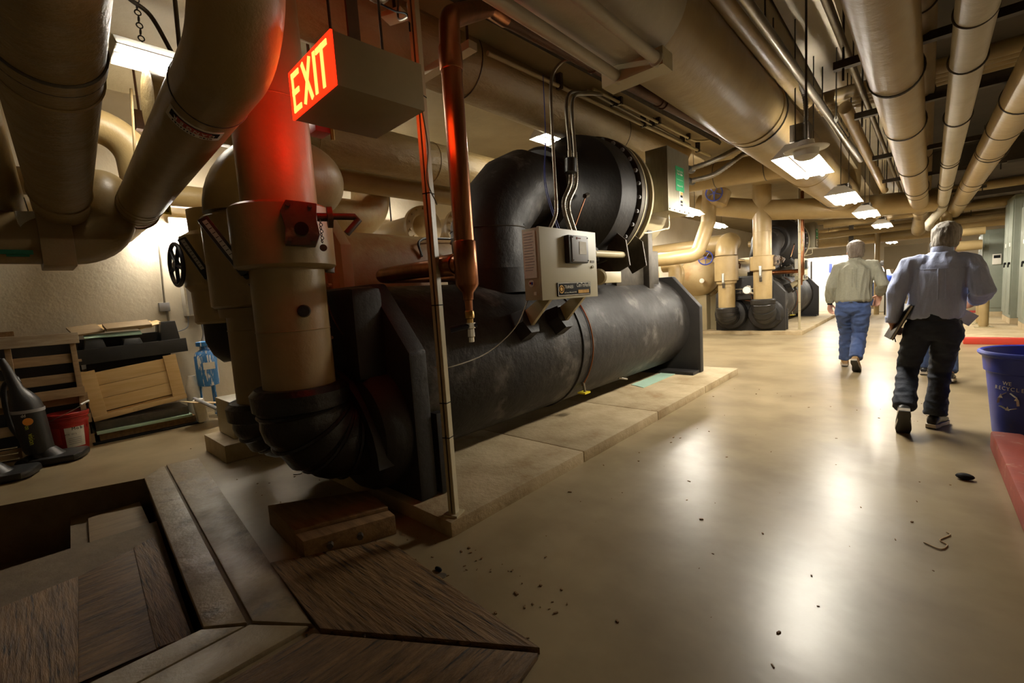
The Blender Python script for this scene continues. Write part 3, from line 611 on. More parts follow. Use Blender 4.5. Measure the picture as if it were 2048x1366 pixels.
t = pipe('overhead_pipe', 'slim pipe at the left edge with a white tag tied on', [(-3.634,-0.022,2.579), (-5.041,0.066,2.185), (-5.906,0.08,2.097)], .085, m_tan, .2)
tg = MB().box((-4.653,0.132,2.053), (.012, .115, .16), Matrix.Rotation(.5, 3, 'Z') @ Matrix.Rotation(.15, 3, 'X')).build('paper_tag', m_paper, t)
MB().cyl((-4.654,0.141,2.13), (-4.754,0.133,2.248), .003, n=6).build('tag_string', m_ink, t)
t = pipe('overhead_pipe', 'flanged tan pipe turning down behind the slanting danger pipe', [(-5.6, .3, 3.12), (-5.6, .93, 3.12), (-5.6, .96, 2.42), (-7.2, .97, 2.42)], .15, m_tan, .3)
MB().lathe([(.15, 0), (.20, 0), (.20, .09), (.15, .09)], (-5.6, .50, 3.12), (0, 1, 0), 28).build('flange', m_tan, t)
MB().lathe([(.15, .095), (.165, .10), (.165, .13), (.15, .135)], (-5.6, .50, 3.12), (0, 1, 0), 28).build('clamp_band', m_rust, t)
tag(MB().tube([(-5.3,0.928,3.4), (-5.3,0.866,2.46)], .011, 8).build('hanger_rod', m_tan), 'thin tan rod hanging in front of the flanged pipe bend', 'hanger rod')
tag(MB().tube([(-3.2,0.82,3.137), (-3.2,0.81,2.802), (-3.6,0.788,2.756), (-3.6,0.771,2.676)], .012, 8).build('hanger_rod', m_dsteel), 'dark hanger rod crossing in front of the ceiling light above the danger pipe', 'hanger rod')
tag(MB().box((-6.351,1.155,3.491), (.10, .10, .2)).cyl((-6.351,1.155,3.491), (-6.351, 1.155, 4.1), .012, n=8).build('junction_box', m_rust), 'small dark rusty box hanging near the flanged pipe bend', 'box')
t = thing('warning_tape', 'yellow and black warning tape flag stuck under the danger pipe', 'tape', (-4.498,0.908,2.21))
MB().box((-4.498,0.909,2.222), (.01, .055, .13), Matrix.Rotation(.3, 3, 'Z')).build('tape', m_yel, t)
text('lettering', 'WATER', .034, m_ink, t, (-4.478,0.907,2.219), (0, 0, -1), (-.3, 1, 0), .85, .001)
pipe('overhead_pipe', 'dark pipe running behind the flanged bend at left', [(-6.5, -4.0, 2.75), (-6.5, 2.2, 2.75), (-7.2, 2.25, 2.75)], .13, m_tan, rings=())
pipe('overhead_pipe', 'large wrapped tan pipe high behind the exit sign', [(-4.6, .9, 3.06), (-4.6, 9.5, 3.06)], .245, m_wrap, rings=[((-4.6, 2.2, 3.06), (0, 1, 0)), ((-4.6, 3.7, 3.06), (0, 1, 0))], mr=m_tan)
pipe('overhead_pipe', 'medium tan pipe running under the large wrapped one behind the post', [(-4.95, 2.1, 2.79), (-4.95, 9.5, 2.79)], .125, m_tan)
pipe('overhead_pipe', 'big curved tan elbow under the wrapped pipes beyond the nearest pipe', [(-7.245, 2.5, 2.43), (-5.35, 2.5, 2.43), (-5.35, 3.25, 2.43), (-5.35, 3.3, 2.95)], .24, m_rustytan, .3)
pipe('overhead_pipe', 'wide tan duct pipe above the exit sign beside the ceiling beam', [(-3.05, -3.98, 3.42), (-3.05, 7.4, 3.36), (-3.05, 7.75, 3.7), (-3.05, 7.8, 4.1)], .27, m_wrap, rings=[((-3.05, 2.9, 3.38), (0, 1, 0)), ((-3.05, 5.55, 3.37), (0, 1, 0))], n=40)
t = thing('pipe_bracket', 'tan angle bracket under the wide duct pipe between the post and copper pipe', 'bracket', (-2.5, 2.4, 3.1))
MB().bx(-3.25, -2.35, 2.32, 2.40, 3.06, 3.115).build('angle', m_tansteel, t); MB().cyl((-2.4, 2.36, 3.1), (-2.4, 2.36, 3.5), .01, n=8).build('hanger_rod', m_dsteel, t)
# flanged ends of branch pipes behind the copper riser
for px, py, z, lab in ((-5.5, 4.2, 2.44, 'left of the two tan bolted flange pipes behind the copper riser'), (-5.5, 4.95, 2.47, 'right of the two tan bolted flange pipes, directly behind the copper riser')):
    t = thing('flanged_pipe', lab, 'pipe', (px, py, z), 'bolted flange pipes')
    MB().cyl((px-1.6, py, z), (px, py, z), .2, n=32).build('pipe_jacket', m_tan, t)
    MB().lathe([(.2, -.02), (.30, -.02), (.30, .05), (.2, .05), (.17, .02), (.08, .06), (.01, .07)], (px, py, z), (1, -.1, 0), 36).build('flange', m_tan, t)
    MB().cyl((px-.8, py, z+.18), (px-.8, py, ZC), .012, n=8).build('hanger_rod', m_dsteel, t)
    for k in range(14):
        a = 2*pi*k/14; MB().cyl((px+.04, py+.26*sin(a), z+.26*cos(a)), (px+.075, py+.26*sin(a), z+.26*cos(a)), .02, n=6).build('bolt', m_tan, t)

# ---------------------------------------------------------------- corridor pipes
t = thing('overhead_pipe', 'largest tan overhead pipe running down the hall above the hanging lights', 'pipe', (-1.3, 2, 3), 'overhead insulated pipes')
MB().tube([(-1.35, -3.98, 3.0), (-1.34, .2, 3.0), (-1.31, 2.75, 3.0)], .315, 48).build('pale_jacket', m_white, t)
MB().tube([(-1.31, 2.75, 3.0), (-1.26, 11.4, 3.0), (-1.26, 12.0, 3.0), (-1.26, 12.2, 3.2), (-1.26, 12.25, 4.1)], .305, 48).build('pipe_jacket', m_tan, t)
for y in (5.1, 5.25, 8.3, 11.4): ring((-1.285, y, 3.0), (0, 1, 0), .307, m_dsteel if y in (5.25, 11.4) else m_tan, t, .008, 'band')
MB().bx(-1.52, -1.12, 2.66, 2.80, 2.60, 2.70).build('pipe_saddle', m_tansteel, t)
for x, y1, lab in ((-1.42, 2.72, 'left of two short pale conduits ending at a saddle under the largest pipe'), (-1.16, 2.70, 'right of two short pale conduits ending under the largest pipe')):
    t = thing('short_conduit', lab, 'conduit', (x, 1.5, 2.64), 'short pale conduits')
    MB().cyl((x, -3.98, 2.64), (x, y1, 2.64), .032, n=16).build('tube', m_white, t); MB().lathe([(.032, 0), (.042, .01), (.042, .04), (.032, .05)], (x, y1-.06, 2.64), (0, 1, 0), 16).build('end_collar', m_white, t)
t = thing('overhead_pipe', 'rusty bare steel pipe along the ceiling left of the largest pipe', 'pipe', (-1.95, 2, 3.1), 'bare pipes along the ceiling')
a, b = (-1.986,2.185,3.08), (-1.751,6.458,3.08)
MB().tube([lerp(a, b, -.02)+(3.08,), a, b, lerp(a, b, 1.03)+(3.08,)], .048, 16).build('bare_pipe', m_rust, t)
for k in (.25, .5, .52): q = V(a)+(V(b)-V(a))*k; ring(q, V(b)-V(a), .05, m_rust, t, .01, 'coupling')
for k in (.1, .45, .9): q = V(a)+(V(b)-V(a))*k; MB().cyl((q.x, q.y, 3.1), (q.x, q.y, 3.5), .006, n=8).build('hanger_rod', m_dsteel, t)
t = thing('overhead_pipe', 'dark steel rail beside the rusty ceiling pipe', 'pipe', (-2.0, 2, 3.2), 'bare pipes along the ceiling')
a, b = (-2.173,2.387,3.2), (-2.024,6.596,3.2)
MB().tube([lerp(a, b, -.3)+(3.2,), b], [(.02, .035)]*2, 4).build('rail', m_dsteel, t)
for k in (.1, .6): q = V(a)+(V(b)-V(a))*k; MB().cyl((q.x, q.y, 3.2), (q.x, q.y, 3.5), .006, n=8).build('hanger_rod', m_dsteel, t)
cond = [((980, 108), (1418, 308), 3.40, .020, 'm'), ((1130, 185), (1380, 296), 3.44, .016, 'm'), ((1180, 190), (1388, 285), 3.46, .016, 'm')]
for i, (a, b, r, m, lab) in enumerate((((-2.744,2.923,3.38), (-2.556,7.82,3.38), .020, m_tansteel, 'tan conduit along the ceiling beam edge, lowest of three'),
      ((-2.626,4.264,3.42), (-2.604,7.091,3.42), .016, m_conduit, 'grey conduit along the ceiling beam edge, middle of three'),
      ((-2.589,4.343,3.44), (-2.515,7.093,3.44), .016, m_tansteel, 'upper conduit along ceiling beam edge bending right toward rusty pipe'))):
    t = thing('ceiling_conduit', lab, 'conduit', a, 'conduits along the beam edge')
    pts = [a, b] if i < 2 else bend([a, b, (-2.156,7.257,3.44), (-1.984,7.251,3.44)], .25)
    MB().tube(pts, r, 10).build('tube', m, t)
    for k in (.2, .55, .9):
        q = V(a)+(V(b)-V(a))*k; MB().bx(q.x-.03, q.x+.03, q.y-.02, q.y+.02, q.z-r-.006, 3.5).build('clip', m_dsteel, t)

# right-hand rack of three jacketed pipes on trapeze hangers
def rackpipe(label, x0, x1, z, r, m, y1, rings, extra=None):
    t = thing('overhead_pipe', label, 'pipe', (x0, 2, z), 'jacketed pipes on the trapeze rack')
    pts = [(x0-(x1-x0)*.45, -3.98, z), (x1, y1, z)]+(extra or [])
    MB().tube(bend(pts, .12, 4), r, 36).build('pipe_jacket', m, t)
    for y in rings: ring((x0+(x1-x0)*(y-2)/(y1-2), y, z), (0, 1, 0), r, m_dsteel, t, .007, 'wire_band')
    return t
BY = (4.4, 5.9, 8.2, 10.4, 13.2, 16)
rackpipe('broad left pipe of the trapeze rack at upper right, mitred down at far end', -.19, .0, 2.72, .15, m_tan, 15.6, (4.4, 5.9, 8.2, 11, 14), [(-.05, 16.4, 2.45), (-.05, 16.9, 2.42)])
rackpipe('pale slim pipe of the trapeze rack at upper right', .17, .34, 2.68, .088, m_white, 14.3, (3.6, 5.9, 8.0, 10, 10.4, 13), [(.15, 14.9, 2.45), (.16, 16, 2.4)])
rackpipe('rightmost slanting tan pipe of the trapeze rack', .62, .60, 2.72, .14, m_tan, 17, (4.0, 6.9, 8.0, 11))
rackpipe('dim pipe high between the broad and pale pipes of the rack', -.05, .1, 3.0, .085, m_tan, 17, (4.0, 6, 9))
for i, y in enumerate(BY):
    t = thing('trapeze_hanger', ['trapeze hanger bar above first light at top right', 'trapeze hanger bar second from the camera under the right pipes', 'trapeze hanger bar third from the camera', 'trapeze hanger bar fourth from the camera', 'trapeze hanger bar fifth from the camera', 'farthest trapeze hanger bar under the right pipes'][i], 'hanger', (.1, y, 2.9), 'trapeze hangers')
    x0, x1, z = -.52, .95, 2.885
    MB().bx(x0, x1, y-.03, y+.03, z-.012, z+.045).build('strut', m_dsteel, t)
    for x in (x0+.06, x1-.06): MB().cyl((x, y, z-.1), (x, y, ZC), .008, n=8).build('threaded_rod', m_dsteel, t)
    for x, zr, r in ((-.19+.19*(y-2)/13.6, 2.72, .15), (.17+.17*(y-2)/12.3, 2.68, .088), (.62, 2.72, .14)):
        MB().torus((x, y-.045, zr), (0, 1, 0), r+.008, .006, 28, 6).build('wire_loop', m_dsteel, t)
for i, (a, b, z, r, m, lab) in enumerate(((('',), ('',), 0, 0, None, ''),) [:0] + (
    ((-0.858,3.334,3.1), (-0.786,6.404,3.1), 3.1, .036, m_conduit, 'shiny steel pipe along the ceiling right of the largest pipe'),
    ((-0.979,3.32,3.15), (-0.946,4.745,3.15), 3.15, .07, m_tan, 'tan mid-size pipe along the ceiling right of the largest pipe'),
    ((-1.36,3.62,3.45), (-1.488,5.941,3.45), 3.45, .03, m_tan, 'thin tan pipe high in the dark bay beside the largest pipe'),
    ((-0.467,3.956,3.05), (-0.366,10.838,3.05), 3.05, .026, m_conduit, 'grey conduit below the pale slab running toward the far lights'),
    ((-0.592,5.832,3), (-0.58,9.199,3), 3.0, .06, m_tan, 'tan pipe leaving the slotted strut above second light'))):
    t = thing('overhead_pipe', lab, 'pipe', a, 'bare pipes along the ceiling')
    A_ = V(a); B_ = V(b); d = (B_-A_)
    MB().tube([A_-d*(.8 if i < 4 else 0), B_+d*(.9 if i != 1 else .75)], r, 16).build('bare_pipe', m, t)
    for k in (.15, .85): q = A_+d*k; MB().cyl((q.x, q.y, z), (q.x, q.y, 3.62 if q.x > -.75 else 3.5), .006, n=8).build('hanger_rod', m_dsteel, t)
# stacked cross pipes over the corridor
for k in range(4):
    y = 6.35+.17*k
    tag(MB().cyl((-.93, y, 3.30+.01*k), (1.6, y, 3.30+.01*k), .07, n=20).build('cross_pipe', m_tan), ['front', 'second', 'third', 'rear'][k]+' pipe of four crossing the hall side by side above the first light', 'pipe', 'four cross pipes over the hall')
    pass
t = thing('slotted_strut', 'pale slotted strut channel hanging over the hall beyond first light', 'strut', (-.55, 7.3, 2.95))
a, b = V((-0.694,6.085,2.98)), V((-0.681,6.924,2.98))
MB().tube([a, b], [(.02, .05)]*2, 4).build('channel', m_paper, t)
for k in range(12): MB().box(a+(b-a)*((k+.5)/12)+V((0, 0, -.03)), (.03, .035, .012)).build('slot', m_ink, t)
for q in (a, b): MB().cyl(q, (q.x, q.y, ZC), .006, n=8).build('threaded_rod', m_dsteel, t)
t = thing('flexible_conduit', 'dark ribbed flexible conduit drooping from the ceiling pipe to first light', 'conduit', (-.9, 5.6, 3.0))
flex(smoothpath([(-0.923,4.864,3.2), (-0.863,5.263,3.1), (-0.842,5.311,2.9), (-0.868,5.373,2.75)]), .022, .012).build('hose', m_dsteel, t)
# far cross pipes
for i, (y, z, r, x0, x1) in enumerate(((13.9, 3.0, .09, -2.5, 3), (15.3, 2.75, .10, -2, 3.2), (16.6, 2.95, .07, -2.4, 3), (17.6, 2.62, .10, -4.5, 3), (18.8, 2.45, .16, -3.6, .4), (20.2, 2.9, .13, -4, 3), (16.0, 2.5, .07, .4, 3), (22.5, 2.8, .15, -5, 3))):
    t = pipe('cross_pipe', ['tan pipe crossing high above the third light', 'tan pipe crossing over the fourth light', 'slim pipe crossing beyond the rack pipes', 'low tan pipe crossing the far hall', 'pale thick pipe crossing above the tan board at the far end', 'dim pipe crossing at the far ceiling', 'short pipe crossing over the electrical cabinets', 'farthest thick pipe across the hall'][i], [(x0, y, z), (x1, y, z)], r, m_tan, group='pipes crossing the far hall', n=20)
    for x in (x0+.5, x1-.6): MB().cyl((x, y, z), (x, y, ZC), .008, n=8).build('hanger_rod', m_dsteel, t)
# pipes between the two chillers
pipe('cross_pipe', 'tan jacketed pipe crossing from the motor box to the largest overhead pipe', [(-7, 8.25, 3.17), (-3.0, 8.25, 3.17), (-1.3, 8.3, 3.1)], .21, m_tan, rings=[((-2.6, 8.25, 3.15), (1, 0, 0)), ((-1.85, 8.28, 3.12), (1, 0, 0))], group='pipes between the chillers')
pipe('cross_pipe', 'large tan pipe slanting from the straight riser up to the hall above second light', [(-4.2, 11.95, 3.35), (-2.74, 11.95, 2.95), (-1.0, 12.6, 2.78), (.2, 13.0, 2.75)], .23, m_tan, .3, group='pipes between the chillers')
pipe('cross_pipe', 'tan pipe with tee running level behind the motor box', [(-6.6, 10.2, 2.55), (-5.2, 10.3, 1.98), (-4.5, 10.6, 1.98), (-3.9, 10.9, 2.02), (-3.7, 11.1, 2.75), (-3.65, 11.1, 3.5)], .16, m_tan, .25, group='pipes between the chillers')
pipe('riser_pipe', 'short tan riser with elbow on the floor beyond the near chiller', [(-4.55, 9.9, 0), (-4.55, 9.9, 1.75), (-4.9, 10.4, 1.75), (-5.2, 10.8, 1.75)], .15, m_tan, .25, group='pipes between the chillers')
pipe('riser_pipe', 'thin tan riser joined to an elbow left of the round condenser head', [(-4.6, 11.3, 0), (-4.6, 11.3, 1.85), (-4.9, 11.3, 1.85)], .16, m_tan, .15, group='pipes between the chillers')
pipe('riser_pipe', 'tan elbow pipe curling beside the round condenser head', [(-5.2, 11.6, 1.0), (-4.75, 11.7, 1.25), (-4.6, 11.7, 1.7), (-5.0, 11.8, 2.0)], .13, m_tan, .25, group='pipes between the chillers')
def handwheel(name, label, c, ax, r, m, stem=.3):
    t = thing(name, label, 'valve wheel', tuple(c)); ax = V(ax).normalized()
    MB().torus(c, ax, r, r*.10, 32, 8).build('rim', m, t)
    u = ax.cross(V((0, 0, 1))).normalized(); w_ = ax.cross(u)
    for k in range(5):
        a = 2*pi*k/5+.3; d = u*cos(a)+w_*sin(a); MB().tube([V(c)+d*r*.12, V(c)+d*r*.97], [(r*.09, r*.05)]*2, 8).build('spoke', m, t)
    MB().lathe([(r*.2, -.02), (r*.2, .02)], c, ax, 16).build('hub', m, t)
    MB().cyl(c, V(c)-ax*stem, r*.1, n=10).build('stem', m_dsteel, t)
    return t
handwheel('valve_handwheel', 'blue valve handwheel in front of the round condenser head', (-4.081,12,1.99), (.35, -1, 0), .17, m_bluewheel, .35)
handwheel('valve_handwheel', 'blue valve handwheel high up under the crossing pipe', (-3.459,10.8,3.344), (.3, -1, -.2), .17, m_bluewheel, .3)
t = thing('check_valve', 'tan valve body high behind the upper blue handwheel', 'valve', (-3.426,11.1,3.274)); q = V((-3.426,11.1,3.274))
MB().lathe([(.14, -.2), (.2, -.15), (.2, .15), (.14, .2)], q, (.3, .2, .9), 24).build('body', m_tan, t)

# ---------------------------------------------------------------- left riser with black handwheel, box below
t = thing('valve_riser', 'tan jacketed valve riser with black lower elbow near the left wall', 'valve', (-4.95, 1.30, 0))
MB().lathe([(.24, 1.25), (.26, 1.27), (.26, 1.55), (.30, 1.6), (.30, 2.05), (.22, 2.1), (.22, 2.3)], (-4.95, 1.36, 0), (0, 0, 1), 32).build('valve_jacket', m_tan, t)
MB().tube(bend([(-4.95, 1.36, 1.26), (-4.95, 1.36, 1.0), (-4.75, 1.5, .95), (-4.75, 1.52, .62)], .2), [.2]*1+[.19]*9+[.12]*9+[.10], 24).build('black_elbow', m_blk, t) if False else MB().tube([(-4.95, 1.36, 1.26), (-4.95, 1.36, 1.1), (-4.93, 1.38, 1.0), (-4.90, 1.40, .93), (-4.88, 1.42, .88), (-4.88, 1.42, .52)], [.2, .2, .18, .14, .09, .08], 24).build('black_elbow', m_blk, t)
handwheel('valve_handwheel', 'dark handwheel seen edge-on beside left wall light', (-4.98, 1.02, 1.80), (.06, -1, 0), .185, m_blkwheel, .3)
t = thing('pump_box', 'tan steel box with louvre slots under the black elbow on a block', 'box', (-4.88, 1.42, .16))
MB().bx(-5.15, -4.68, 1.22, 1.62, .17, .52).build('casing', m_tansteel, t, bevel=.01)
for k in range(5): MB().bx(-4.681, -4.674, 1.36+.0*k, 1.40, .22+.05*k, .245+.05*k).build('louvre', m_ink, t)
tag(MB().bx(-5.2, -4.55, 1.1, 1.75, 0, .165).build('concrete_block', m_pad, bevel=.01), 'low concrete plinth under the tan steel box', 'plinth')

# ---------------------------------------------------------------- strut post, exit sign, copper riser
t = thing('strut_post', 'tall tan strut channel post standing on near corner of chiller pad', 'post', (-1.975, 1.565, .09))
rot = Matrix.Rotation(R(20), 3, 'Z')
def chan(w, d, z0, z1, th=.004):
    mb = MB(); c = V((-1.975, 1.565, (z0+z1)/2))
    for cx_, cy_, a, b in ((-w/2, 0, th, d), (w/2, 0, th, d), (0, d/2, w, th), (-w/2+.008, -d/2, .016, th), (w/2-.008, -d/2, .016, th)):
        mb.box(c+rot @ V((cx_, cy_, 0)), (a, b, z1-z0), rot)
    return mb
chan(.042, .042, .09, ZC).build('channel', m_tansteel, t)
MB().box(V((-1.975, 1.565, 2.2))+rot @ V((0, -.016, 0)), (.02, .003, 4.0), rot).build('channel_back', m_dsteel, t) if False else None
MB().box((-1.975, 1.565, .096), (.09, .09, .012), rot).build('foot_plate', m_tansteel, t)
for z in (.55, .75, 1.3, 1.9, 2.4): MB().box((-1.975, 1.565, z), (.047, .047, .006), rot).build('tie_wire', m_ink, t)
post2 = dup(t, (-2.12, 12.55, .09), 'thin tan strut post on the second pad before the copper pipe')
t = thing("exit_sign", "large box exit sign with glowing red face hung beside the nearest pipe", "sign", (-1.83, 1.1, 2.26))
E0 = V((-1.638, .905, 2.252)); eu = V((-1, .035, 0)).normalized(); ev = V((.035, 1, 0)).normalized(); ew = V((0, 0, 1))
EW, EH, ED = .42, .195, .40
erot = Matrix((eu, ev, ew)).transposed()
def ebox(u0, u1, v0, v1, w0, w1):
    return MB().box(E0+eu*(u0+u1)/2+ev*(v0+v1)/2+ew*(w0+w1)/2, (u1-u0, v1-v0, w1-w0), erot)
ebox(0, EW, .004, ED, -EH/2, EH/2).build('housing', m_signbox, t, bevel=.002)
ebox(-.001, EW+.001, -.004, .004, -EH/2-.001, EH/2+.001).build('red_face', m_redlit, t)
ebox(.012, EW-.012, ED-.002, ED+.002, -EH/2+.012, EH/2-.012).build('red_face', m_redback, t)
ebox(EW-.002, EW+.002, .03, ED-.03, -EH/2+.015, EH/2-.015).build('added_glow_side', m_redside, t)  # unseen glowing side, added to throw red onto the nearest pipe
# narrow block letters
def bar(u0, w0, u1, w1, th, back=False):
    a = V((u0, w0)); b = V((u1, w1)); d = (b-a).normalized(); n = V((-d.y, d.x))*th/2
    P4 = [a+n, b+n, b-n, a-n]
    f = (lambda u, v, w: tuple(E0+eu*u+ev*w+ew*v)) if not back else (lambda u, v, w: tuple(E0+eu*(EW-u)+ev*(ED+.004-w)+ew*v))
    return MB().prism([tuple(p) for p in P4], f, -.004, -.0075)
def letters(back):
    h = .080; s = .021; L = []
    # sign reads left to right as seen; u runs right to left on the front face
    def E(c): return [bar(c+.035, -h, c+.035, h, s*.8, back), bar(c+.045, h-.011, c-.035, h-.011, s, back), bar(c+.045, 0, c-.025, 0, s, back), bar(c+.045, -h+.011, c-.035, -h+.011, s, back)]
    def X(c): return [bar(c+.038, -h, c-.038, h, s, back), bar(c-.038, -h, c+.038, h, s, back)]
    def I(c): return [bar(c, -h, c, h, s, back)]
    def T(c): return [bar(c, -h, c, h, s, back), bar(c+.05, h-.011, c-.05, h-.011, s, back)]
    for nm, parts in (('letter_e', E(.345)), ('letter_x', X(.235)), ('letter_i', I(.155)), ('letter_t', T(.085))):
        mb = MB()
        for q in parts: mb.add(q.v, q.f)
        mb.build(nm, m_letter, t)
letters(False); letters(True)
for v in (.1, .34):
    q = E0+eu*.2+ev*v; MB().cyl((q.x, q.y, 2.34), (q.x, q.y, ZC), .006, n=8).build('hanger_rod', m_dsteel, t)
q = E0+eu*.05+ev*.12; MB().box((q.x, q.y, 2.90), (.012, .05, 1.1)).build('hanger_strap', m_rust, t)
q = E0+eu*.01+ev*(ED-.01); MB().tube(smoothpath([(q.x, q.y, 2.18), (q.x+.01, q.y+.01, 2.0), (q.x, q.y, 1.86), (q.x+.03, q.y+.02, 1.75)]), .003, 6).build('dangling_wire', m_conduit, t)
t = thing('copper_riser', 'thick copper pipe dropping from ceiling to a tee with brass drain valve', 'pipe', (-1.80, 1.64, 1.5), 'copper pipes')
cx_, cy_ = -1.80, 1.64
MB().tube(bend([(-1.982,2.294,3.08), (-1.968,2.123,3.07), (cx_-.01, cy_+.02, 2.76), (cx_, cy_, 2.60), (cx_, cy_, 1.62)], .10, 5), .054, 28).build('copper_tube', m_copper, t)
for z in (2.55,): MB().lathe([(.057, -.06), (.06, -.05), (.06, .05), (.057, .06)], (cx_, cy_, z), (0, 0, 1), 28).build('coupling', m_copper, t)
te = MB().lathe([(.059, 1.63), (.062, 1.625), (.062, 1.40), (.058, 1.39), (.03, 1.355), (.028, 1.32), (.022, 1.315), (.02, 1.25)], (cx_, cy_, 0), (0, 0, 1), 28).build('tee', m_copper, t)
MB().tube(bend([(cx_-.04, cy_, 1.515), (-2.70, cy_+.02, 1.515), (-2.72, 2.5, 1.515)], .1), .05, 24).build('branch', m_copper, t)
MB().lathe([(.055, 0), (.06, .01), (.06, .16), (.055, .17)], (cx_-.25, cy_, 1.515), (1, 0, 0), 24).build('coupling', m_copper, t)
dv = MB().lathe([(.022, 1.26), (.026, 1.255), (.026, 1.22), (.018, 1.215), (.018, 1.19)], (cx_, cy_, 0), (0, 0, 1), 8).build('drain_valve', m_brass, t)
MB().lathe([(.028, 1.195), (.028, 1.165), (.02, 1.16), (.022, 1.12), (.016, 1.115), (.016, 1.09)], (cx_, cy_, 0), (0, 0, 1), 8).build('valve_body', m_chrome, dv)
MB().tube([(cx_+.02, cy_+.03, 1.18), (cx_-.01, cy_-.05, 1.175), (cx_-.05, cy_-.10, 1.165)], [.012, .016, .018], 10).build('lever_grip', m_blkwheel, dv)
t = thing('copper_riser', 'slim copper pipe with tee beside the second strut post', 'pipe', (-2.3, 13.0, 1.5), 'copper pipes')
MB().cyl((-2.15, 13.0, 3.4), (-2.15, 13.0, 1.62), .054, n=20).build('copper_tube', m_copper, t)
MB().lathe([(.062, 1.70), (.062, 1.42), (.03, 1.37), (.02, 1.15)], (-2.15, 13.0, 0), (0, 0, 1), 20).build('tee', m_copper, t)
MB().cyl((-2.2, 13.0, 1.5), (-3.1, 13.0, 1.5), .05, n=20).build('branch', m_copper, t)
# copper stub behind the exit sign
t = thing('red_valve', 'red valve with brass drain cock behind the lower left of exit sign', 'valve', (-3.0, 1.75, 2.58))
q = V((-3.319,1.64,2.663)); MB().bx(q.x-.1, q.x+.05, q.y-.03, q.y+.09, q.z-.05, q.z+.06).build('valve_body', m_red, t, bevel=.01)
MB().cyl(q+V((.06, .09, .05)), q+V((.06, .09, -.10)), .015, n=10).build('drain_cock', m_brass, t)
MB().cyl(q, (q.x, q.y, 4.1), .012, n=8).build('feed_pipe', m_rust, t)

# conduit cluster near the top centre
t = thing('conduit_elbow', 'thick grey conduit elbow with tan junction box above the exit sign', 'conduit', (-2.211,1.459,2.896))
MB().tube(bend([(-2.318,1.413,3.277), (-2.211,1.458,2.885), (-2.291,1.695,3.162), (-2.378,1.931,3.482)], .08), .026, 14).build('tube', m_conduit, t)
q = V((-2.375,1.738,3.047)); MB().box(q, (.14, .10, .03), Matrix.Rotation(.4, 3, 'Z')).build('junction_box', m_tansteel, t, bevel=.004); MB().cyl(q, (q.x, q.y, 3.5), .01, n=8).build('hanger_rod', m_dsteel, t)
for a, b, c in (((795, -20), (800, 38), (822, 30)), ((800, 0), (815, 12), (818, 60))):
    pass
MB().tube(smoothpath([(-2.284,1.544,3.01), (-2.156,1.58,2.914), (-2.019,1.557,2.824), (-1.965,1.523,2.71)]), .005, 6).build('cable', m_ink, t)
MB().tube(smoothpath([(-2.276,1.696,3.074), (-2.228,1.653,2.933), (-2.056,1.596,2.856), (-2.149,1.664,2.981)]), .007, 6).build('cable', m_conduit, t)
# flexible conduits and their strut between motor box and the big pipe
for k, (a, b, c, lab) in enumerate((((-2.3,6.243,2.862), (-2.05,6.365,2.925), (-1.75,6.677,3.098), 'upper ribbed flexible conduit from motor box to the big pipe'), ((-2.3,6.233,2.705), (-2.05,6.454,2.773), (-1.75,6.719,3.017), 'lower ribbed flexible conduit from motor box to the big pipe'))):
    t = thing('flexible_conduit', lab, 'conduit', a, 'ribbed conduits beside the motor box')
    flex(smoothpath([a, b, c, (-1.6,6.843,3.04)]), .036, .022, 12).build('hose', m_conduit, t); MB().cyl(V(a)-V((.02, .06, 0)), V(a)+V((0, .09, 0)), .046, n=14).build('fitting', m_blkplastic, t)
tag(MB().tube([(-1.72,6.654,3.098), (-1.72,8.595,3.107)], [(.02, .04)]*2, 4).build('slotted_strut', m_steel), 'slotted strut holding ribbed conduits under the largest pipe', 'strut')

# ---------------------------------------------------------------- light fixtures (each with its own tubes)
def fixture(name, label, c, L=1.22, wing=.18, drop=.04, rods=True, yaw=0, group=None, tilt=0, top=None, tm=None):
    t = thing(name, label, 'light', c, group); x, y, z = c
    for s in (-1, 1):
        MB().prism([(s*wing, -drop), (s*.075, -.012), (s*.075, -.002), (s*wing, -drop+.010)], lambda u, v, w: (x+u, y+w, z+v), -L/2, L/2).build('reflector', m_fixwhite, t, ang=25)
    MB().bx(x-.06, x+.06, y-L/2, y+L/2, z, z+.07).build('channel', m_fixwhite, t)
    for s in (-.075, .075):
        MB().cyl((x+s, y-L/2+.03, z-.045), (x+s, y+L/2-.03, z-.045), .019, n=12).build('tube', tm or m_tubemat, t)
    for e in (-1, 1):
        MB().prism([(-wing, -drop), (wing, -drop), (.06, .07), (-.06, .07)], lambda u, v, w: (x+u, y+w, z+v), e*L/2-.004, e*L/2+.004).build('end_plate', m_fixwhite, t)
    if rods:
        for e in (-.4, .4): MB().cyl((x, y+e*L, z+.06), (x, y+e*L, top or ZC), .006, n=8).build('hanger_rod', m_dsteel, t)
    return t
for i, (x, y, z) in enumerate(((-.90, 5.62, 2.50), (-.86, 8.55, 2.50), (-.78, 11.2, 2.50), (-.70, 14.4, 2.50))):
    t = fixture('hanging_light', ['nearest and brightest open fluorescent fixture hanging over the hall', 'second open fluorescent fixture hanging over the hall', 'third fluorescent fixture down the hall', 'fourth small fluorescent fixture down the hall', 'fifth fluorescent fixture far down the hall', 'farthest fluorescent fixture over the hall'][i], (x, y, z), group='hanging lights over the hall', top=ZC)
    MB().bx(x-.07, x+.07, y-.25, y+.15, z+.07, z+.15).build('ballast_box', m_dsteel, t)
    if i == 0:
        MB().bx(x-.08, x+.08, y-.3, y-.1, z+.16, z+.32).build('sensor_box', m_dsteel, t)
t = thing('round_dish_lamp', 'round white dish shaped fitting hanging beside the nearest hall light', 'light', (-0.688,4.343,2.327))
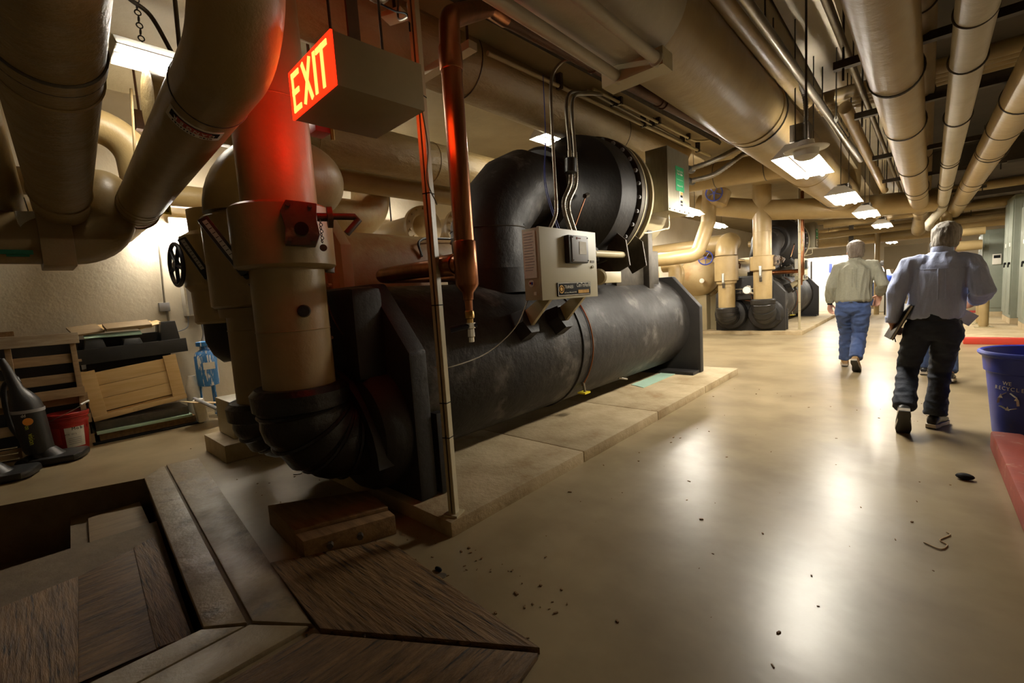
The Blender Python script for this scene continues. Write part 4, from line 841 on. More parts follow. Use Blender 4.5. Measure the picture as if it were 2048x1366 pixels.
q = V((-0.688,4.343,2.327))
MB().lathe([(.15, 0), (.155, .006), (.06, .035), (.055, .07)], q, (0, 0, 1), 32).build('dish', m_fixwhite, t); MB().lathe([(.09, 0), (.085, -.05), (.05, -.075), (.0, -.08)], q, (0, 0, 1), 24).build('glass', m_fixwhite, t); MB().cyl(q+V((0, 0, .05)), (q.x, q.y, ZC), .008, n=8).build('stem', m_dsteel, t)
t = fixture('hanging_light', 'white channel fluorescent fixture hung on a chain from ceiling at upper left', (-4.62, 1.34, 3.42), group='left bay lights', rods=False, wing=.19, drop=.05, tm=m_tubedim)
for e in (-.42, .42):
    for k in range(12): MB().torus((-4.62, 1.34+e, 3.50+.048*k), (1, 0, 0) if k % 2 else (0, 1, 0), .02, .005, 12, 5).build('chain_link', m_dsteel, t)
MB().tube(smoothpath([(-4.6, .9, 4.1), (-4.6, .85, 3.85), (-4.62, 1.0, 3.75), (-4.63, 1.12, 3.50)]), .018, 8).build('cable', m_dsteel, t)
fixture('hanging_light', 'bright fixture hanging behind the top of black suction elbow', (-3.55, 5.25, 3.34), group='left bay lights', tm=m_tubedim)
fixture('hanging_light', 'tilted white fixture glowing under the galvanised motor box', (-3.62, 9.55, 2.86), group='left bay lights')
fixture('hanging_light', 'small bright fixture far left between the two chillers', (-5.1, 10.9, 2.95), group='left bay lights')
fixture('hanging_light', 'fixture above the second chiller hidden by pipes', (-4.9, 15.5, 3.2), group='left bay lights')
for y0, y1, z, lab in ((1.03, 2.25, 2.40, 'bare tube light on left wall beside the dark handwheel'), (3.86, 5.08, 2.57, 'bare tube light on left wall behind the tan condenser')):
    t = thing('wall_light', lab, 'light', (-7.2, (y0+y1)/2, z), 'wall tube lights')
    MB().bx(-7.25, -7.16, y0, y1, z+.03, z+.12).build('housing', m_fixwhite, t, bevel=.004)
    MB().cyl((-7.12, y0+.02, z), (-7.12, y1-.02, z), .02, n=12).build('tube', m_tubewall, t)
    for y in (y0+.01, y1-.01): MB().bx(-7.17, -7.10, y-.012, y+.012, z-.03, z+.06).build('lamp_holder', m_fixwhite, t)
t = thing('wall_light', 'second strip light mounted higher on left wall above the first', 'light', (-7.2, 2.2, 2.53), 'wall tube lights')
MB().bx(-7.25, -7.16, 1.45, 2.67, 2.55, 2.62).build('housing', m_fixwhite, t, bevel=.004); MB().cyl((-7.12, 1.47, 2.525), (-7.12, 2.65, 2.525), .018, n=12).build('tube', m_tubewall, t)
for i, x in enumerate((-3.5, -2.4)):
    fixture('hanging_light', ['left', 'right'][i]+' fixture lighting the white partition at the far end', (x, 19.9, 2.5), group='far end lights')
fixture('hanging_light', 'added fixture brightening the covered stack beyond the tan board', (-.75, 21.1, 2.6), group='far end lights')  # added lamp, backlights the stack and the distant person
fixture('hanging_light', 'fixture lighting the far end behind the tan board', (-.9, 25, 2.6), group='far end lights')

# ---------------------------------------------------------------- left wall things
# leaning pallet
def obox(o, ux, uy, uz, u0, u1, v0, v1, w0, w1):
    ux, uy, uz = V(ux).normalized(), V(uy).normalized(), V(uz).normalized()
    rot = Matrix((ux, uy, uz)).transposed()
    return MB().box(V(o)+ux*(u0+u1)/2+uy*(v0+v1)/2+uz*(w0+w1)/2, (u1-u0, v1-v0, w1-w0), rot)
t = thing('wooden_pallet', 'weathered slatted wooden pallet leaning upright against the left wall behind vacuum', 'pallet', (-6.72, -.2, 0))
po = (-6.60, .42, 0); pu = (0, -1, .0); pv = (-.10, .0, 1); pw = V((0, -1, 0)).cross(V((-.10, 0, 1)))
if pw.x < 0: pw = -pw
for k, v0 in enumerate((.03, .26, .49, .72, .93)):
    obox(po, pu, pv, pw, .0, 1.1, v0, v0+.10, -.10, -.075).build('slat', m_pallet, t, bevel=.002)
obox(po, pu, pv, pw, .0, 1.15, 1.13, 1.245, -.02, .02).build('slat', m_palletgrey, t, bevel=.003)
obox(po, pu, pv, pw, .02, 1.12, .56, .66, -.02, .01).build('slat', m_pallet, t, bevel=.003)
for u in (.03, .50, 1.02): obox(po, pu, pv, pw, u, u+.045, .0, 1.22, -.075, -.02).build('stringer', m_pallet, t, bevel=.003)
# pine crate
t = thing('wooden_crate', 'open new pine crate standing tilted on flat boards by left wall', 'crate', (-7.0, .85, .25))
cu = V((0, .994, .105)); cv = V((.10, -.1, .985)); cv = (cv-cu*cv.dot(cu)).normalized(); cw = cu.cross(cv)
if cw.x < 0: cw = -cw
co = V((-6.80, .445, .285))
for k in range(3): obox(co, cu, cv, cw, .0, .845, .035+.152*k, .035+.152*k+.148, -.02, -.0).build('plank', m_pine, t, bevel=.002)
for u in (.0, .745): obox(co, cu, cv, cw, u-.012, u+.115, .0, .52, .0, .02).build('batten', m_pine, t, bevel=.003)
obox(co, cu, cv, cw, -.01, .87, -.055, .0, -.03, .022).build('bottom_rail', m_pine, t, bevel=.003)
for k in range(3): obox(co, cu, cv, cw, .0, .845, .035+.152*k, .035+.152*k+.148, -.34, -.32).build('plank', m_pine, t, bevel=.002)
for u in (-.0, .825):
    for k in range(3): obox(co, cu, cv, cw, u, u+.02, .03+.152*k, .03+.152*k+.148, -.32, -.02).build('end_plank', m_pine, t, bevel=.002)
obox(co, cu, cv, cw, .0, .845, .0, .02, -.33, -.02).build('floor_board', m_pine, t)
tag(MB().box((-7.02, -.15, .58), (.03, 1.15, 1.12), Matrix.Rotation(-.12, 3, 'Y')).build('dark_sheet', m_blkplastic), 'black sheet leaning on the wall behind the wooden pallet', 'sheet')
tag(MB().box((-6.95, .85, .72), (.02, .78, .34), Matrix.Rotation(-.1, 3, 'Y')).build('dark_sheet', m_blkplastic), 'black sheet added as the shade inside the pine crate', 'sheet')  # added black sheet, stands for the shade in the crate's interior
# boards under the crate
for i, (z0, z1, x1, y0, y1, m, lab) in enumerate(((.0, .02, -6.62, .40, 1.42, m_ink, 'black sheet lying on the floor lowest under the pine crate'), (.02, .10, -6.70, .46, 1.36, m_timber, 'thick board with green edge under the pine crate'), (.10, .13, -6.66, .44, 1.32, m_mint, 'mint green panel sandwiched under the pine crate'), (.13, .225, -6.72, .44, 1.30, m_dsteel, 'dark slab directly under the pine crate'))):
    tag(MB().bx(-7.2, x1, y0, y1, z0, z1).build('stacked_board', m, bevel=.004), lab, 'board', 'boards stacked under the crate')
# black plastic pallet with cone feet on top of the crate, boards on it
t = thing('plastic_pallet', 'black plastic pallet with tapered feet lying upside down above pine crate', 'pallet', (-7.0, .9, .93))
ru = V((0, .995, .03)); rot = Matrix((V((1, 0, 0)), ru.normalized(), V((0, -.03, .995)).normalized())).transposed()
def pbox(x0, x1, y0, y1, z0, z1): return MB().box(V((-6.96, .88, 1.0))+rot @ V(((x0+x1)/2, (y0+y1)/2, (z0+z1)/2)), (x1-x0, y1-y0, z1-z0), rot)
pbox(-.24, .17, -.50, .50, -.08, .04).build('deck', m_blkplastic, t, bevel=.008)
pbox(.165, .19, -.505, .505, -.11, .055).build('rim', m_blkplastic, t, bevel=.006)
pbox(-.24, -.1, -.45, .42, .03, .16).build('ridge', m_blkplastic, t, bevel=.01)
for x in (.05, -.15):
    for y, h in ((-.33, .13), (.0, .10), (.36, .26)):
        q = V((-6.96, .88, 1.0))+rot @ V((x, y, .02))
        MB().prism([(-.10, 0), (.10, 0), (.072, h), (-.072, h)], lambda u, v, w: (q.x+w*(1-.25*(v > 0)), q.y+u, q.z+v), -.085, .085).build('foot', m_blkplastic, t, bevel=.008)
for i, (x, y, z, lx, ly, lz, rz, rx, m, lab) in enumerate(((-6.95, .50, 1.255, .24, .26, .022, .2, .1, m_board, 'pale board scrap leftmost on the black plastic pallet'), (-7.02, .80, 1.265, .16, .60, .03, -.1, .02, m_pine, 'long pine board lying across the black plastic pallet'), (-6.88, .86, 1.275, .16, .42, .035, .12, .05, m_board, 'thick offcut on top of the long pine board'), (-6.94, 1.06, 1.265, .10, .28, .015, .5, .2, m_pine, 'thin pine offcut with raised tip at the right'), (-6.86, .72, 1.18, .10, .50, .012, .0, .0, m_mint, 'mint edged strip under the wood scraps'))):
    tag(MB().box((x, y, z), (lx, ly, lz), Matrix.Rotation(rz, 3, 'Z') @ Matrix.Rotation(.38, 3, 'Y') @ Matrix.Rotation(rx, 3, 'X')).build('wood_scrap', m, bevel=.003), lab, 'board', 'wood scraps on the black pallet')
# wall electrics
t = thing('wall_conduit', 'thin conduit with square junction box running down left wall under tube light', 'conduit', (-7.23, 1.3, 1.47))
MB().tube([(-7.23, 1.33, 2.4), (-7.23, 1.30, 1.52)], .011, 8).build('tube', m_conduit, t); MB().bx(-7.25, -7.19, 1.235, 1.345, 1.42, 1.53).build('junction_box', m_gray, t, bevel=.005)
MB().tube([(-7.22, 1.31, 1.43), (-7.22, 1.32, 1.15)], .012, 8).build('tube', m_conduit, t)
t = thing('wall_cabinet', 'slim grey and white electrical enclosure on left wall below dark handwheel', 'cabinet', (-7.18, 1.6, 1.6))
MB().bx(-7.25, -7.06, 1.49, 1.72, 1.34, 1.90).build('casing', m_paper, t, bevel=.005); MB().bx(-7.06, -7.045, 1.515, 1.72, 1.35, 1.89).build('front', m_gray, t); MB().bx(-7.2, -7.08, 1.60, 1.72, 1.27, 1.34).build('gland_box', m_paper, t)
MB().tube(smoothpath([(-7.15, 1.66, 1.28), (-7.15, 1.67, 1.1), (-7.12, 1.62, .95)]), .02, 10).build('cable', m_gray, t); MB().tube(smoothpath([(-7.15, 1.70, 1.28), (-7.15, 1.76, 1.05), (-7.14, 1.86, .95)]), .018, 10).build('cable', m_gray, t)
MB().tube(smoothpath([(-7.17, 1.52, 1.34), (-7.18, 1.5, 1.2), (-7.22, 1.4, 1.15), (-7.23, 1.33, 1.17)]), .008, 8).build('cable', m_gray, t)
t = thing('filter_tank', 'blue cylinder tank with flaking white paint on legs by left wall', 'tank', (-6.95, 1.6, 0))
MB().lathe([(.05, .40), (.12, .42), (.125, .47), (.125, .80), (.10, .86), (.05, .89), (.05, .93), (.09, .94), (.09, .99), (.03, 1.0)], (-6.95, 1.6, 0), (0, 0, 1), 28).build('tank_body', m_blueflake, t)
MB().box((-6.828, 1.60, .68), (.01, .13, .09)).build('paper_label', m_paper, t)
for k in range(3): a = 2*pi*k/3+.4; MB().cyl((-6.95+.09*cos(a), 1.6+.09*sin(a), .44), (-6.95+.1*cos(a), 1.6+.1*sin(a), 0), .016, n=8).build('leg', m_blueflake, t)
MB().tube(bend([(-6.84, 1.62, .93), (-6.8, 1.68, .93), (-6.8, 1.70, 1.22)], .03), .016, 10).build('copper_fitting', m_copper, t)
tag(MB().lathe([(.07, 0), (.08, .02), (.08, .42), (.05, .5), (.04, .56)], (-7.05, 1.44, 0), (0, 0, 1), 20).build('white_jug', m_paper), 'tall white plastic jug between pine crate and blue tank', 'jug')
tag(MB().box((-6.45, 1.42, .275), (.34, .42, .008), Matrix.Rotation(.25, 3, 'Z') @ Matrix.Rotation(-.25, 3, 'X')).build('cardboard_sheet', m_card), 'bent brown cardboard sheet resting beside the pine crate', 'cardboard')
tag(MB().cyl((-6.75, 1.38, .30), (-5.35, 1.28, .36), .02, n=10).build('grey_tube', m_gray), 'grey plastic tube lying behind the cardboard sheet', 'tube')
tag(MB().cyl((-6.6, 1.42, .235), (-6.698,1.542,0.16), .028, n=14).build('metal_tube', m_chrome), 'shiny metal tube end poking out from under the cardboard', 'tube')
tag(MB().box((-6.62, 1.40, .16), (.10, .12, .30), Matrix.Rotation(.1, 3, 'X')).build('plastic_wrap', m_paper, bevel=.03), 'crumpled clear plastic wrap at the right end of stacked boards', 'wrap')
tag(MB().box((-6.191,1.641,0.004), (.09, .06, .004), Matrix.Rotation(.5, 3, 'Z')).build('yellow_scrap', m_yel), 'small yellow paper scrap on the floor left of black elbow', 'paper')
tag(MB().box((-3.716,1.379,0.004), (.06, .03, .003), Matrix.Rotation(.9, 3, 'Z')).build('paper_scrap', m_paper), 'small pale paper scrap on floor under the black elbow', 'paper')
# red bucket
bc = V((-6.66, .24, 0))
t = thing('bucket', 'red plastic pail with white label and wire handle left of crate', 'bucket', bc)
MB().lathe([(.125, 0), (.13, .005), (.15, .30), (.158, .30), (.158, .325), (.15, .325), (.152, .355), (.165, .36), (.165, .375), (.158, .38)], bc, (0, 0, 1), 36).build('pail', m_red, t)
MB().lathe([(.16, .378), (.168, .382), (.168, .405), (.16, .41), (.145, .40), (.0, .40)], bc, (0, 0, 1), 36).build('lid', m_red, t)
def arclabel(c, r0, r1, z0, z1, a0, a1, m, par, name, n=10):
    mb = MB(); rg = []
    for i in range(n+1):
        a = a0+(a1-a0)*i/n; f = lambda r, z: V(c)+V((r*cos(a), r*sin(a), z))
        rg.append([f(r0, z0), f(r0+.002, z0), f(r1+.002, z1), f(r1, z1)])
    return mb.loft(rg).build(name, m, par)
arclabel(bc, .134, .147, .05, .26, -.35, .75, m_paper, t, 'label')
arclabel(bc, .137, .1475, .09, .265, -1.2, -.6, m_redpaint, t, 'printed_panel')
def arctext(body, c, r, z, a_mid, size, m, par):
    for i, ch in enumerate(body):
        a = a_mid+(i-(len(body)-1)/2)*size*.7/r
        text('lettering', ch, size, m, par, V(c)+V((r*cos(a), r*sin(a), z)), (-sin(a), cos(a), 0), (0, 0, 1), .9, .0008)
arctext('Mobil', bc, .1505, .245, .55, .045, m_ink, t); arctext('DTE OIL', bc, .147, .19, -.05, .02, m_ink, t)
for k in range(4): arclabel(bc, .1385+.003*k, .1386+.003*k, .085+.02*k, .09+.02*k, -.2, .5, m_gray, t, 'printed_line')
MB().tube(smoothpath([bc+V((.05, -.165, .34)), bc+V((.16, -.10, .38)), bc+V((.19, .06, .455)), bc+V((.13, .16, .50)), bc+V((.02, .168, .42))]), .0035, 6).build('wire_handle', m_conduit, t)
MB().cyl(bc+V((.17, .10, .485)), bc+V((.10, .17, .505)), .011, n=10).build('grip', m_paper, t)
# upright vacuum
vo = V((-6.30, .02, 0))
def vac(o, label, main):
    t = thing('vacuum_cleaner', label, 'vacuum', o, 'upright vacuum cleaners')
    fx = V((.35, .94, 0)).normalized(); sx = V((.94, -.35, 0)).normalized()   # nozzle direction and side
    rot = Matrix((sx, fx, V((0, 0, 1)))).transposed()
    L = lambda u, v, w: tuple(V(o)+sx*u+fx*v+V((0, 0, w)))
    MB().prism([(-.17, -.10), (.17, -.10), (.19, .10), (.17, .27), (.10, .31), (-.10, .31), (-.17, .27), (-.19, .10)], L, .012, .075).build('nozzle', m_blkplastic, t, bevel=.02)
    MB().loft([[L(.12*cos(a), .04+.12*sin(a), .07) for a in [2*pi*k/20 for k in range(20)]], [L(.08*cos(a), .0+.09*sin(a), .15) for a in [2*pi*k/20 for k in range(20)]]]).build('motor_hood', m_blkplastic, t)
    MB().cyl(L(-.17, -.1, .05), L(.17, -.1, .05), .05, n=16).build('wheel', m_blkplastic, t)
    tl = -.10
    def ring_(z, rx, ry, off): return [L(rx*cos(a), off+ry*sin(a), z) for a in [2*pi*k/24 for k in range(24)]]
    MB().loft([ring_(.12, .11, .10, -.02), ring_(.17, .115, .11, -.03), ring_(.52, .12, .115, -.06)]).build('dust_bin', m_clear if not main else m_blkplastic, t)
    MB().loft([ring_(.52, .125, .12, -.06), ring_(.55, .125, .12, -.06)]).build('bin_ring', m_gray, t)
    MB().loft([ring_(.55, .12, .115, -.06), ring_(.63, .115, .105, -.07), ring_(.70, .085, .08, -.09), ring_(.76, .05, .05, -.11), ring_(.98, .032, .032, -.16), ring_(1.05, .022, .025, -.18)]).build('top_housing', m_blkplastic, t)
    MB().tube([L(0, -.17, 1.0), L(0, -.26, 1.16), L(0, -.34, 1.25)], .016, 10).build('handle', m_blkplastic, t)
    MB().tube([L(.014, -.19, 1.05), L(.014, -.255, 1.16)], .007, 8).build('bright_tube', m_chrome, t)
    MB().tube(smoothpath([L(-.1, -.15, .2), L(-.12, -.24, .4), L(-.11, -.24, .75), L(-.08, -.14, .85), L(-.03, -.1, .8)]), .022, 10).build('hose', m_blkplastic, t)
    return t, L
t, L = vac(vo, 'black upright vacuum with orange oval sticker and vertical green lettering beside red pail', True)
fx = V((.35, .94, 0)).normalized(); sx = V((.94, -.35, 0)).normalized()
def vpos(a, z, r=.1235): return V(vo)+sx*(r*cos(a))+fx*(-.045-.03*(z-.17)/.35+r*.96*sin(a))+V((0, 0, z))
def vtan(a): return (sx*(-sin(a))+fx*cos(a))
a0 = .35
MB().lathe([(.0, 0), (.036, .001), (.034, .006), (.0, .007)], vpos(a0, .44, .12), sx*cos(a0)+fx*sin(a0), 20).xf(Matrix.Identity(4)).build('oval_sticker', m_org, t)
text('lettering', 'on', .05, mat('lime_print', (.55, .62, .05)), t, vpos(a0-.12, .385, .125), (0, 0, -1), vtan(a0), .7, .001)
text('lettering', 'vision', .055, MATS['lime_print'], t, vpos(a0-.08, .27, .125), (0, 0, -1), vtan(a0), .85, .001)
text('lettering', 'dd', .04, m_paper, t, vpos(a0-.15, .50, .127), vtan(a0), (0, 0, 1), .8, .001)
t, L = vac(V((-6.0, -.33, 0)), 'second upright vacuum with smoky clear bin cut by the left edge of view', False)
for k in range(3): MB().tube([L(.165, .1+.0*k, .20+.05*k), L(.15, .27, .20+.05*k)], .006, 6).build('chrome_grille', m_chrome, t)
MB().tube([L(.15, .14, .2), L(.15, .14, .3)], .006, 6).build('chrome_grille', m_chrome, t)
tag(MB().box((-6.85, -.15, 1.27), (.1, .22, .05)).build('wood_scrap', m_timber), 'dark wood offcut on top rail of leaning pallet', 'board')

# boards and debris on the pads
tag(sheet([(-2.734,5.205,0.09), (-2.514,5.106,0.09), (-2.523,6.428,0.09), (-2.73,6.532,0.09)], .09, .097, 'mint_sheet', m_mint, None, 0), 'mint green sheet lying on pad under the far end of near chiller', 'sheet')
for i, (px, py, s) in enumerate(((1214, 874, .03), (1930, 952, .045), (878, 1133, .03))):
    pass
tag(MB().sph(tuple((0.234,3.86,0.02)), (.045, .03, .02), 10, 6).build('debris_lump', m_ink), 'small black debris lump on floor near the red curb', 'debris')
tag(MB().lathe([(.014, 0), (.022, .0), (.022, .004), (.014, .004)], (-1.682,1.229,0.001), (0, 0, 1), 16).build('washer', m_conduit), 'small steel washer on floor beside the plywood sheet', 'washer')
tag(MB().sph(tuple((-1.732,1.248,0.008)), (.025, .012, .01), 10, 6).build('debris_lump', m_ink), 'tiny dark debris lump beside the washer', 'debris')
tag(MB().tube(smoothpath([(0.04,2.827,0.004), (0.096,2.798,0.004), (0.123,2.86,0.004), (0.098,2.896,0.004), (0.136,2.98,0.004), (0.125,3.006,0.004)]), .003, 6).build('string', m_card), 'curly bit of string on the floor at lower right', 'string')

# ---------------------------------------------------------------- blue recycling bin
bc = V((.70, 5.12, 0))
t = thing('recycling_bin', 'blue round plastic recycling bin with white print and brown stains by red curb', 'bin', bc)
MB().lathe([(.235, 0), (.25, .012), (.298, .50), (.312, .51), (.322, .62), (.338, .63), (.342, .655), (.33, .665), (.315, .66), (.30, .60), (.24, .03), (.0, .03)], bc, (0, 0, 1), 48, cap=True).build('barrel', m_bin, t)
MB().torus(bc+V((0, 0, .65)), (0, 0, 1), .332, .018, 48, 8).build('rim', m_binin, t)
am = math.atan2(-5.12, -.70)-.60
arctext('WE', bc, .2945, .435, am, .04, m_paper, t); arctext('RECYCLE', bc, .2905, .395, am, .04, m_paper, t)
cxy = bc+V((.277*cos(am), .277*sin(am), .30)); uu = V((-sin(am), cos(am), 0)); ww = V((0, 0, 1)); oo = V((cos(am), sin(am), 0))
for k in range(3):
    q0 = 2*pi*k/3+pi/2
    for m0, m1 in ((-.55, -.12), (.12, .55)):
        pts = []
        p = lambda a, r: cxy+uu*cos(a)*r+ww*sin(a)*r+oo*.007
        MB().tube([p(q0+m0*1.6, .056+.012*(1-abs(m0))), p(q0+m1*1.6, .056+.012*(1-abs(m1)))], [(.012, .003)]*2, 4).build('recycle_arrow', m_paper, t)
    a = q0+1.0; MB().prism([(-.014, -.012), (.014, -.012), (0, .018)], lambda u, v, w: tuple(cxy+uu*(cos(a)*.058+u*(-sin(a))*0+u)+ww*(sin(a)*.058+v)+oo*(.006+w)), 0, .003).build('arrow_head', m_paper, t)

# ---------------------------------------------------------------- right side cabinets and posts
def cabinet(x0, x1, y0, y1, h, label, m, n):
    t = thing('electrical_cabinet', label, 'cabinet', ((x0+x1)/2, (y0+y1)/2, .08), 'electrical cabinets on the right')
    MB().bx(x0, x1, y0, y1, .08, .2).build('plinth', m_pad, t); MB().bx(x0, x1, y0, y1, .2, h).build('casing', m, t, bevel=.01)
    L = (y1-y0)/n
    for k in range(n):
        d = MB().bx(x0-.02, x0, y0+k*L+.02, y0+(k+1)*L-.02, .28, h-.1).build('door', m, t, bevel=.006)
        MB().cyl((x0-.05, y0+k*L+.12, 1.35), (x0-.02, y0+k*L+.12, 1.35), .025, n=12).add(*cylvf((x0-.045, y0+k*L+.12, 1.36), (x0-.045, y0+k*L+.16, 1.27), .012)).build('handle', m_ink, d)
        MB().bx(x0-.024, x0-.02, y0+k*L+.2, y0+k*L+.34, 1.7, 1.78).build('label', m_paper, d)
    MB().bx(x0+.08, x1-.1, y0-.02, y0, .3, h-.12).build('side_panel', m, t, bevel=.006)
    MB().bx(x0+.15, x0+.30, y0-.05, y0-.018, 1.35, 1.6).build('meter_box', m_paper, t, bevel=.005)
    MB().bx(x0+.17, x0+.28, y0-.056, y0-.05, 1.5, 1.57).build('meter_window', m_ink, t)
    return t
cabinet(1.46, 2.4, 11.9, 13.3, 2.5, 'nearest tall grey green electrical cabinet cut by the right edge', m_cabgreen, 2)
cabinet(1.42, 2.2, 14.0, 15.2, 2.75, 'tall narrow pale green cabinet behind the nearest one', m_cabgreen, 2)
cabinet(1.15, 1.9, 16.1, 17.2, 2.2, 'grey electrical cabinet with meter beyond the tan posts', m_cabgreen, 2)
for i, (x, y) in enumerate(((.98, 13.2), (.99, 14.0))):
    t = thing('bollard_post', ['front', 'rear'][i]+' of two thick tan steel posts right of the man in blue', 'post', (x, y, .08), 'tan posts by the cabinets')
    MB().cyl((x, y, .09), (x, y, 1.15), .075, n=24).build('post', m_tan, t); MB().bx(x-.13, x+.13, y-.13, y+.13, .08, .1).build('base_plate', m_tansteel, t)
    for a in range(4): MB().cyl((x+.1*cos(a*pi/2+.78), y+.1*sin(a*pi/2+.78), .1), (x+.1*cos(a*pi/2+.78), y+.1*sin(a*pi/2+.78), .125), .014, n=6).build('bolt', m_tansteel, t)
for i, (y, z, r) in enumerate(((15.2, 2.15, .09), (15.8, 1.85, .12), (16.4, 2.6, .08), (15.6, 2.75, .07))):
    pipe('cross_pipe', ['upper tan pipe behind head of the man in blue', 'lower thick tan pipe behind the cabinets', 'small tan pipe above the grey cabinet', 'slim pipe near ceiling over the tan posts'][i], [(.45, y, 4.1), (.45, y, z), (1.1, y, z)] if i < 2 else [(.3, y, z), (3.2, y, z)], r, m_tan, .15, group='pipes by the cabinets', n=20)

# ---------------------------------------------------------------- far end
t = thing('board_panel', 'large tan board standing on legs at far end left of the man in blue', 'panel', (-.5, 18.3, 0))
MB().bx(-.84, .16, 18.28, 18.34, 1.42, 2.12).build('board', m_farboard, t, bevel=.005)
for x in (-.8, .1): MB().cyl((x, 18.36, 0), (x, 18.36, 2.1), .02, n=8).build('leg', m_dsteel, t)
MB().bx(-.6, .16, 18.3, 18.6, .85, 1.42).build('lower_box', m_timber, t)
tag(MB().cyl((-1.02, 18.6, 0), (-1.02, 18.6, 4.1), .07, n=16).build('column_pipe', m_tan), 'slim tan column pipe at the far end left of tan board', 'column')
t = thing('tarp_stack', 'white and blue covered stack beyond the walking men', 'stack', (-.75, 20, 0))
MB().bx(-1.1, -.35, 19.6, 20.4, 0, 1.02).build('white_wrap', m_farwhite, t, bevel=.05); MB().sph((-.7, 19.9, 1.05), (.28, .3, .22), 16, 8).build('blue_tarp', m_bluething, t)
t = thing('ladder_rack', 'dark upright steel rack with bright slots before the white partition', 'rack', (-2.0, 16.8, 0))
MB().bx(-1.72, -1.60, 18.2, 18.3, 0, 4.1).build('upright', m_dsteel, t)
for k in range(14): MB().bx(-1.735, -1.72, 18.19, 18.21, 1.2+.09*k, 1.24+.09*k).build('slot', m_paper, t)
tag(MB().bx(-2.95, -2.90, 19.5, 19.56, 0, 1.9).build('dark_post', m_dsteel), 'thin dark post before the white partition', 'post')
for x, z, w_, h, m, lab in ((-2.48, 1.62, .10, .34, m_bluewheel, 'narrow blue notice on the white partition'), (-2.22, 1.70, .08, .16, m_redpaint, 'small red notice on the white partition'), (-2.0+.03, 1.78, .22, .2, mat('sky_blue_print', (.1, .4, .75)), 'sky blue notice on the white partition')):
    tag(MB().bx(x-w_/2, x+w_/2, 20.585, 20.6, z-h/2, z+h/2).build('notice', m), lab, 'notice')

# ---------------------------------------------------------------- people
def fuse(mb, voxel, name, sm=4, disp=0, dsc=8, seed=0, stretch=(1, 1, 1)):
    me = mb.mesh(name); o = bpy.data.objects.new('tmp', me); C.objects.link(o)
    r = o.modifiers.new('r', 'REMESH'); r.mode = 'VOXEL'; r.voxel_size = voxel
    if sm: s_ = o.modifiers.new('s', 'SMOOTH'); s_.iterations = sm; s_.factor = .5
    dg = bpy.context.evaluated_depsgraph_get(); me2 = bpy.data.meshes.new_from_object(o.evaluated_get(dg))
    bpy.data.objects.remove(o)
    if disp:
        me2.update(); N_ = [v.normal.copy() for v in me2.vertices]
        for v, n in zip(me2.vertices, N_):
            p = V((v.co.x*stretch[0], v.co.y*stretch[1], v.co.z*stretch[2]))*dsc+V((seed, seed*1.7, 0))
            k = 1-abs(mnoise.noise(p))*2.4; v.co += n*disp*(k*.7+mnoise.noise(p*2.3)*.5)
    for p in me2.polygons: p.use_smooth = True
    return me2
def shift(me, b):
    for v in me.vertices: v.co -= b
    me.update(); return me
def ell(c, rx, ry, n=24, yaw=0, e=1):
    return [V(c)+V((rx*math.copysign(abs(cos(a))**e, cos(a))*cos(yaw)-ry*sin(a)*sin(yaw), rx*math.copysign(abs(cos(a))**e, cos(a))*sin(yaw)+ry*sin(a)*cos(yaw), 0)) for a in [2*pi*k/n for k in range(n)]]
def capped(pts, rs, n=14):
    pts = [V(p) for p in pts]; P = [pts[0]-(pts[1]-pts[0]).normalized()*rs[0]*.6]+pts+[pts[-1]+(pts[-1]-pts[-2]).normalized()*rs[-1]*.6]
    return MB().tube(P, [rs[0]*.45]+list(rs)+[rs[-1]*.45], n)
def hand(w, d, side, curl, th, n_):
    # w wrist, d finger direction, side thumb direction, n_ palm normal
    d = V(d).normalized(); s = (V(side)-d*V(side).dot(d)).normalized(); n = d.cross(s)
    if n.dot(V(n_)) < 0: n = -n
    mb = MB(); w = V(w)
    mb.tube([w-d*.03, w+d*.01, w+d*.05, w+d*.088], [(.027, .022), (.030, .019), (.041, .016), (.040, .014)], 14) if True else None
    m2 = MB(); q = MB().loft([[w+d*a+s*(hw*cos(t_))+n*(hh*sin(t_)) for t_ in [2*pi*k/16 for k in range(16)]] for a, hw, hh in ((-.03, .026, .021), (.01, .030, .02), (.05, .042, .017), (.085, .042, .014), (.095, .034, .010))])
    m2.add(q.v, q.f)
    for i, (u, L) in enumerate(((.031, .070), (.011, .078), (-.010, .073), (-.029, .058))):
        p = w+d*.08+s*u; a = 0; pts = [p]
        for k, f in enumerate((.45, .32, .23)):
            a += curl[k] if isinstance(curl, tuple) else curl
            p = p+(d*cos(a)+n*sin(a)+s*.04*(1.5-i)*.6)*L*f*1.25; pts.append(p)
        q = MB().tube(pts+[pts[-1]+(pts[-1]-pts[-2]).normalized()*.004], [.0098, .0095, .0088, .0075, .004], 10); m2.add(q.v, q.f)
    p0 = w+d*.02+s*.024; p1 = p0+(s*.75+d*.6+n*.25*th).normalized()*.042; p2 = p1+(s*.35+d*.85+n*.5*th).normalized()*.032; p3 = p2+(s*.1+d*.9+n*.6*th).normalized()*.026
    q = MB().tube([p0-s*.012, p0, p1, p2, p3, p3+(p3-p2).normalized()*.004], [.012, .0145, .0125, .011, .009, .004], 10); m2.add(q.v, q.f)
    return m2
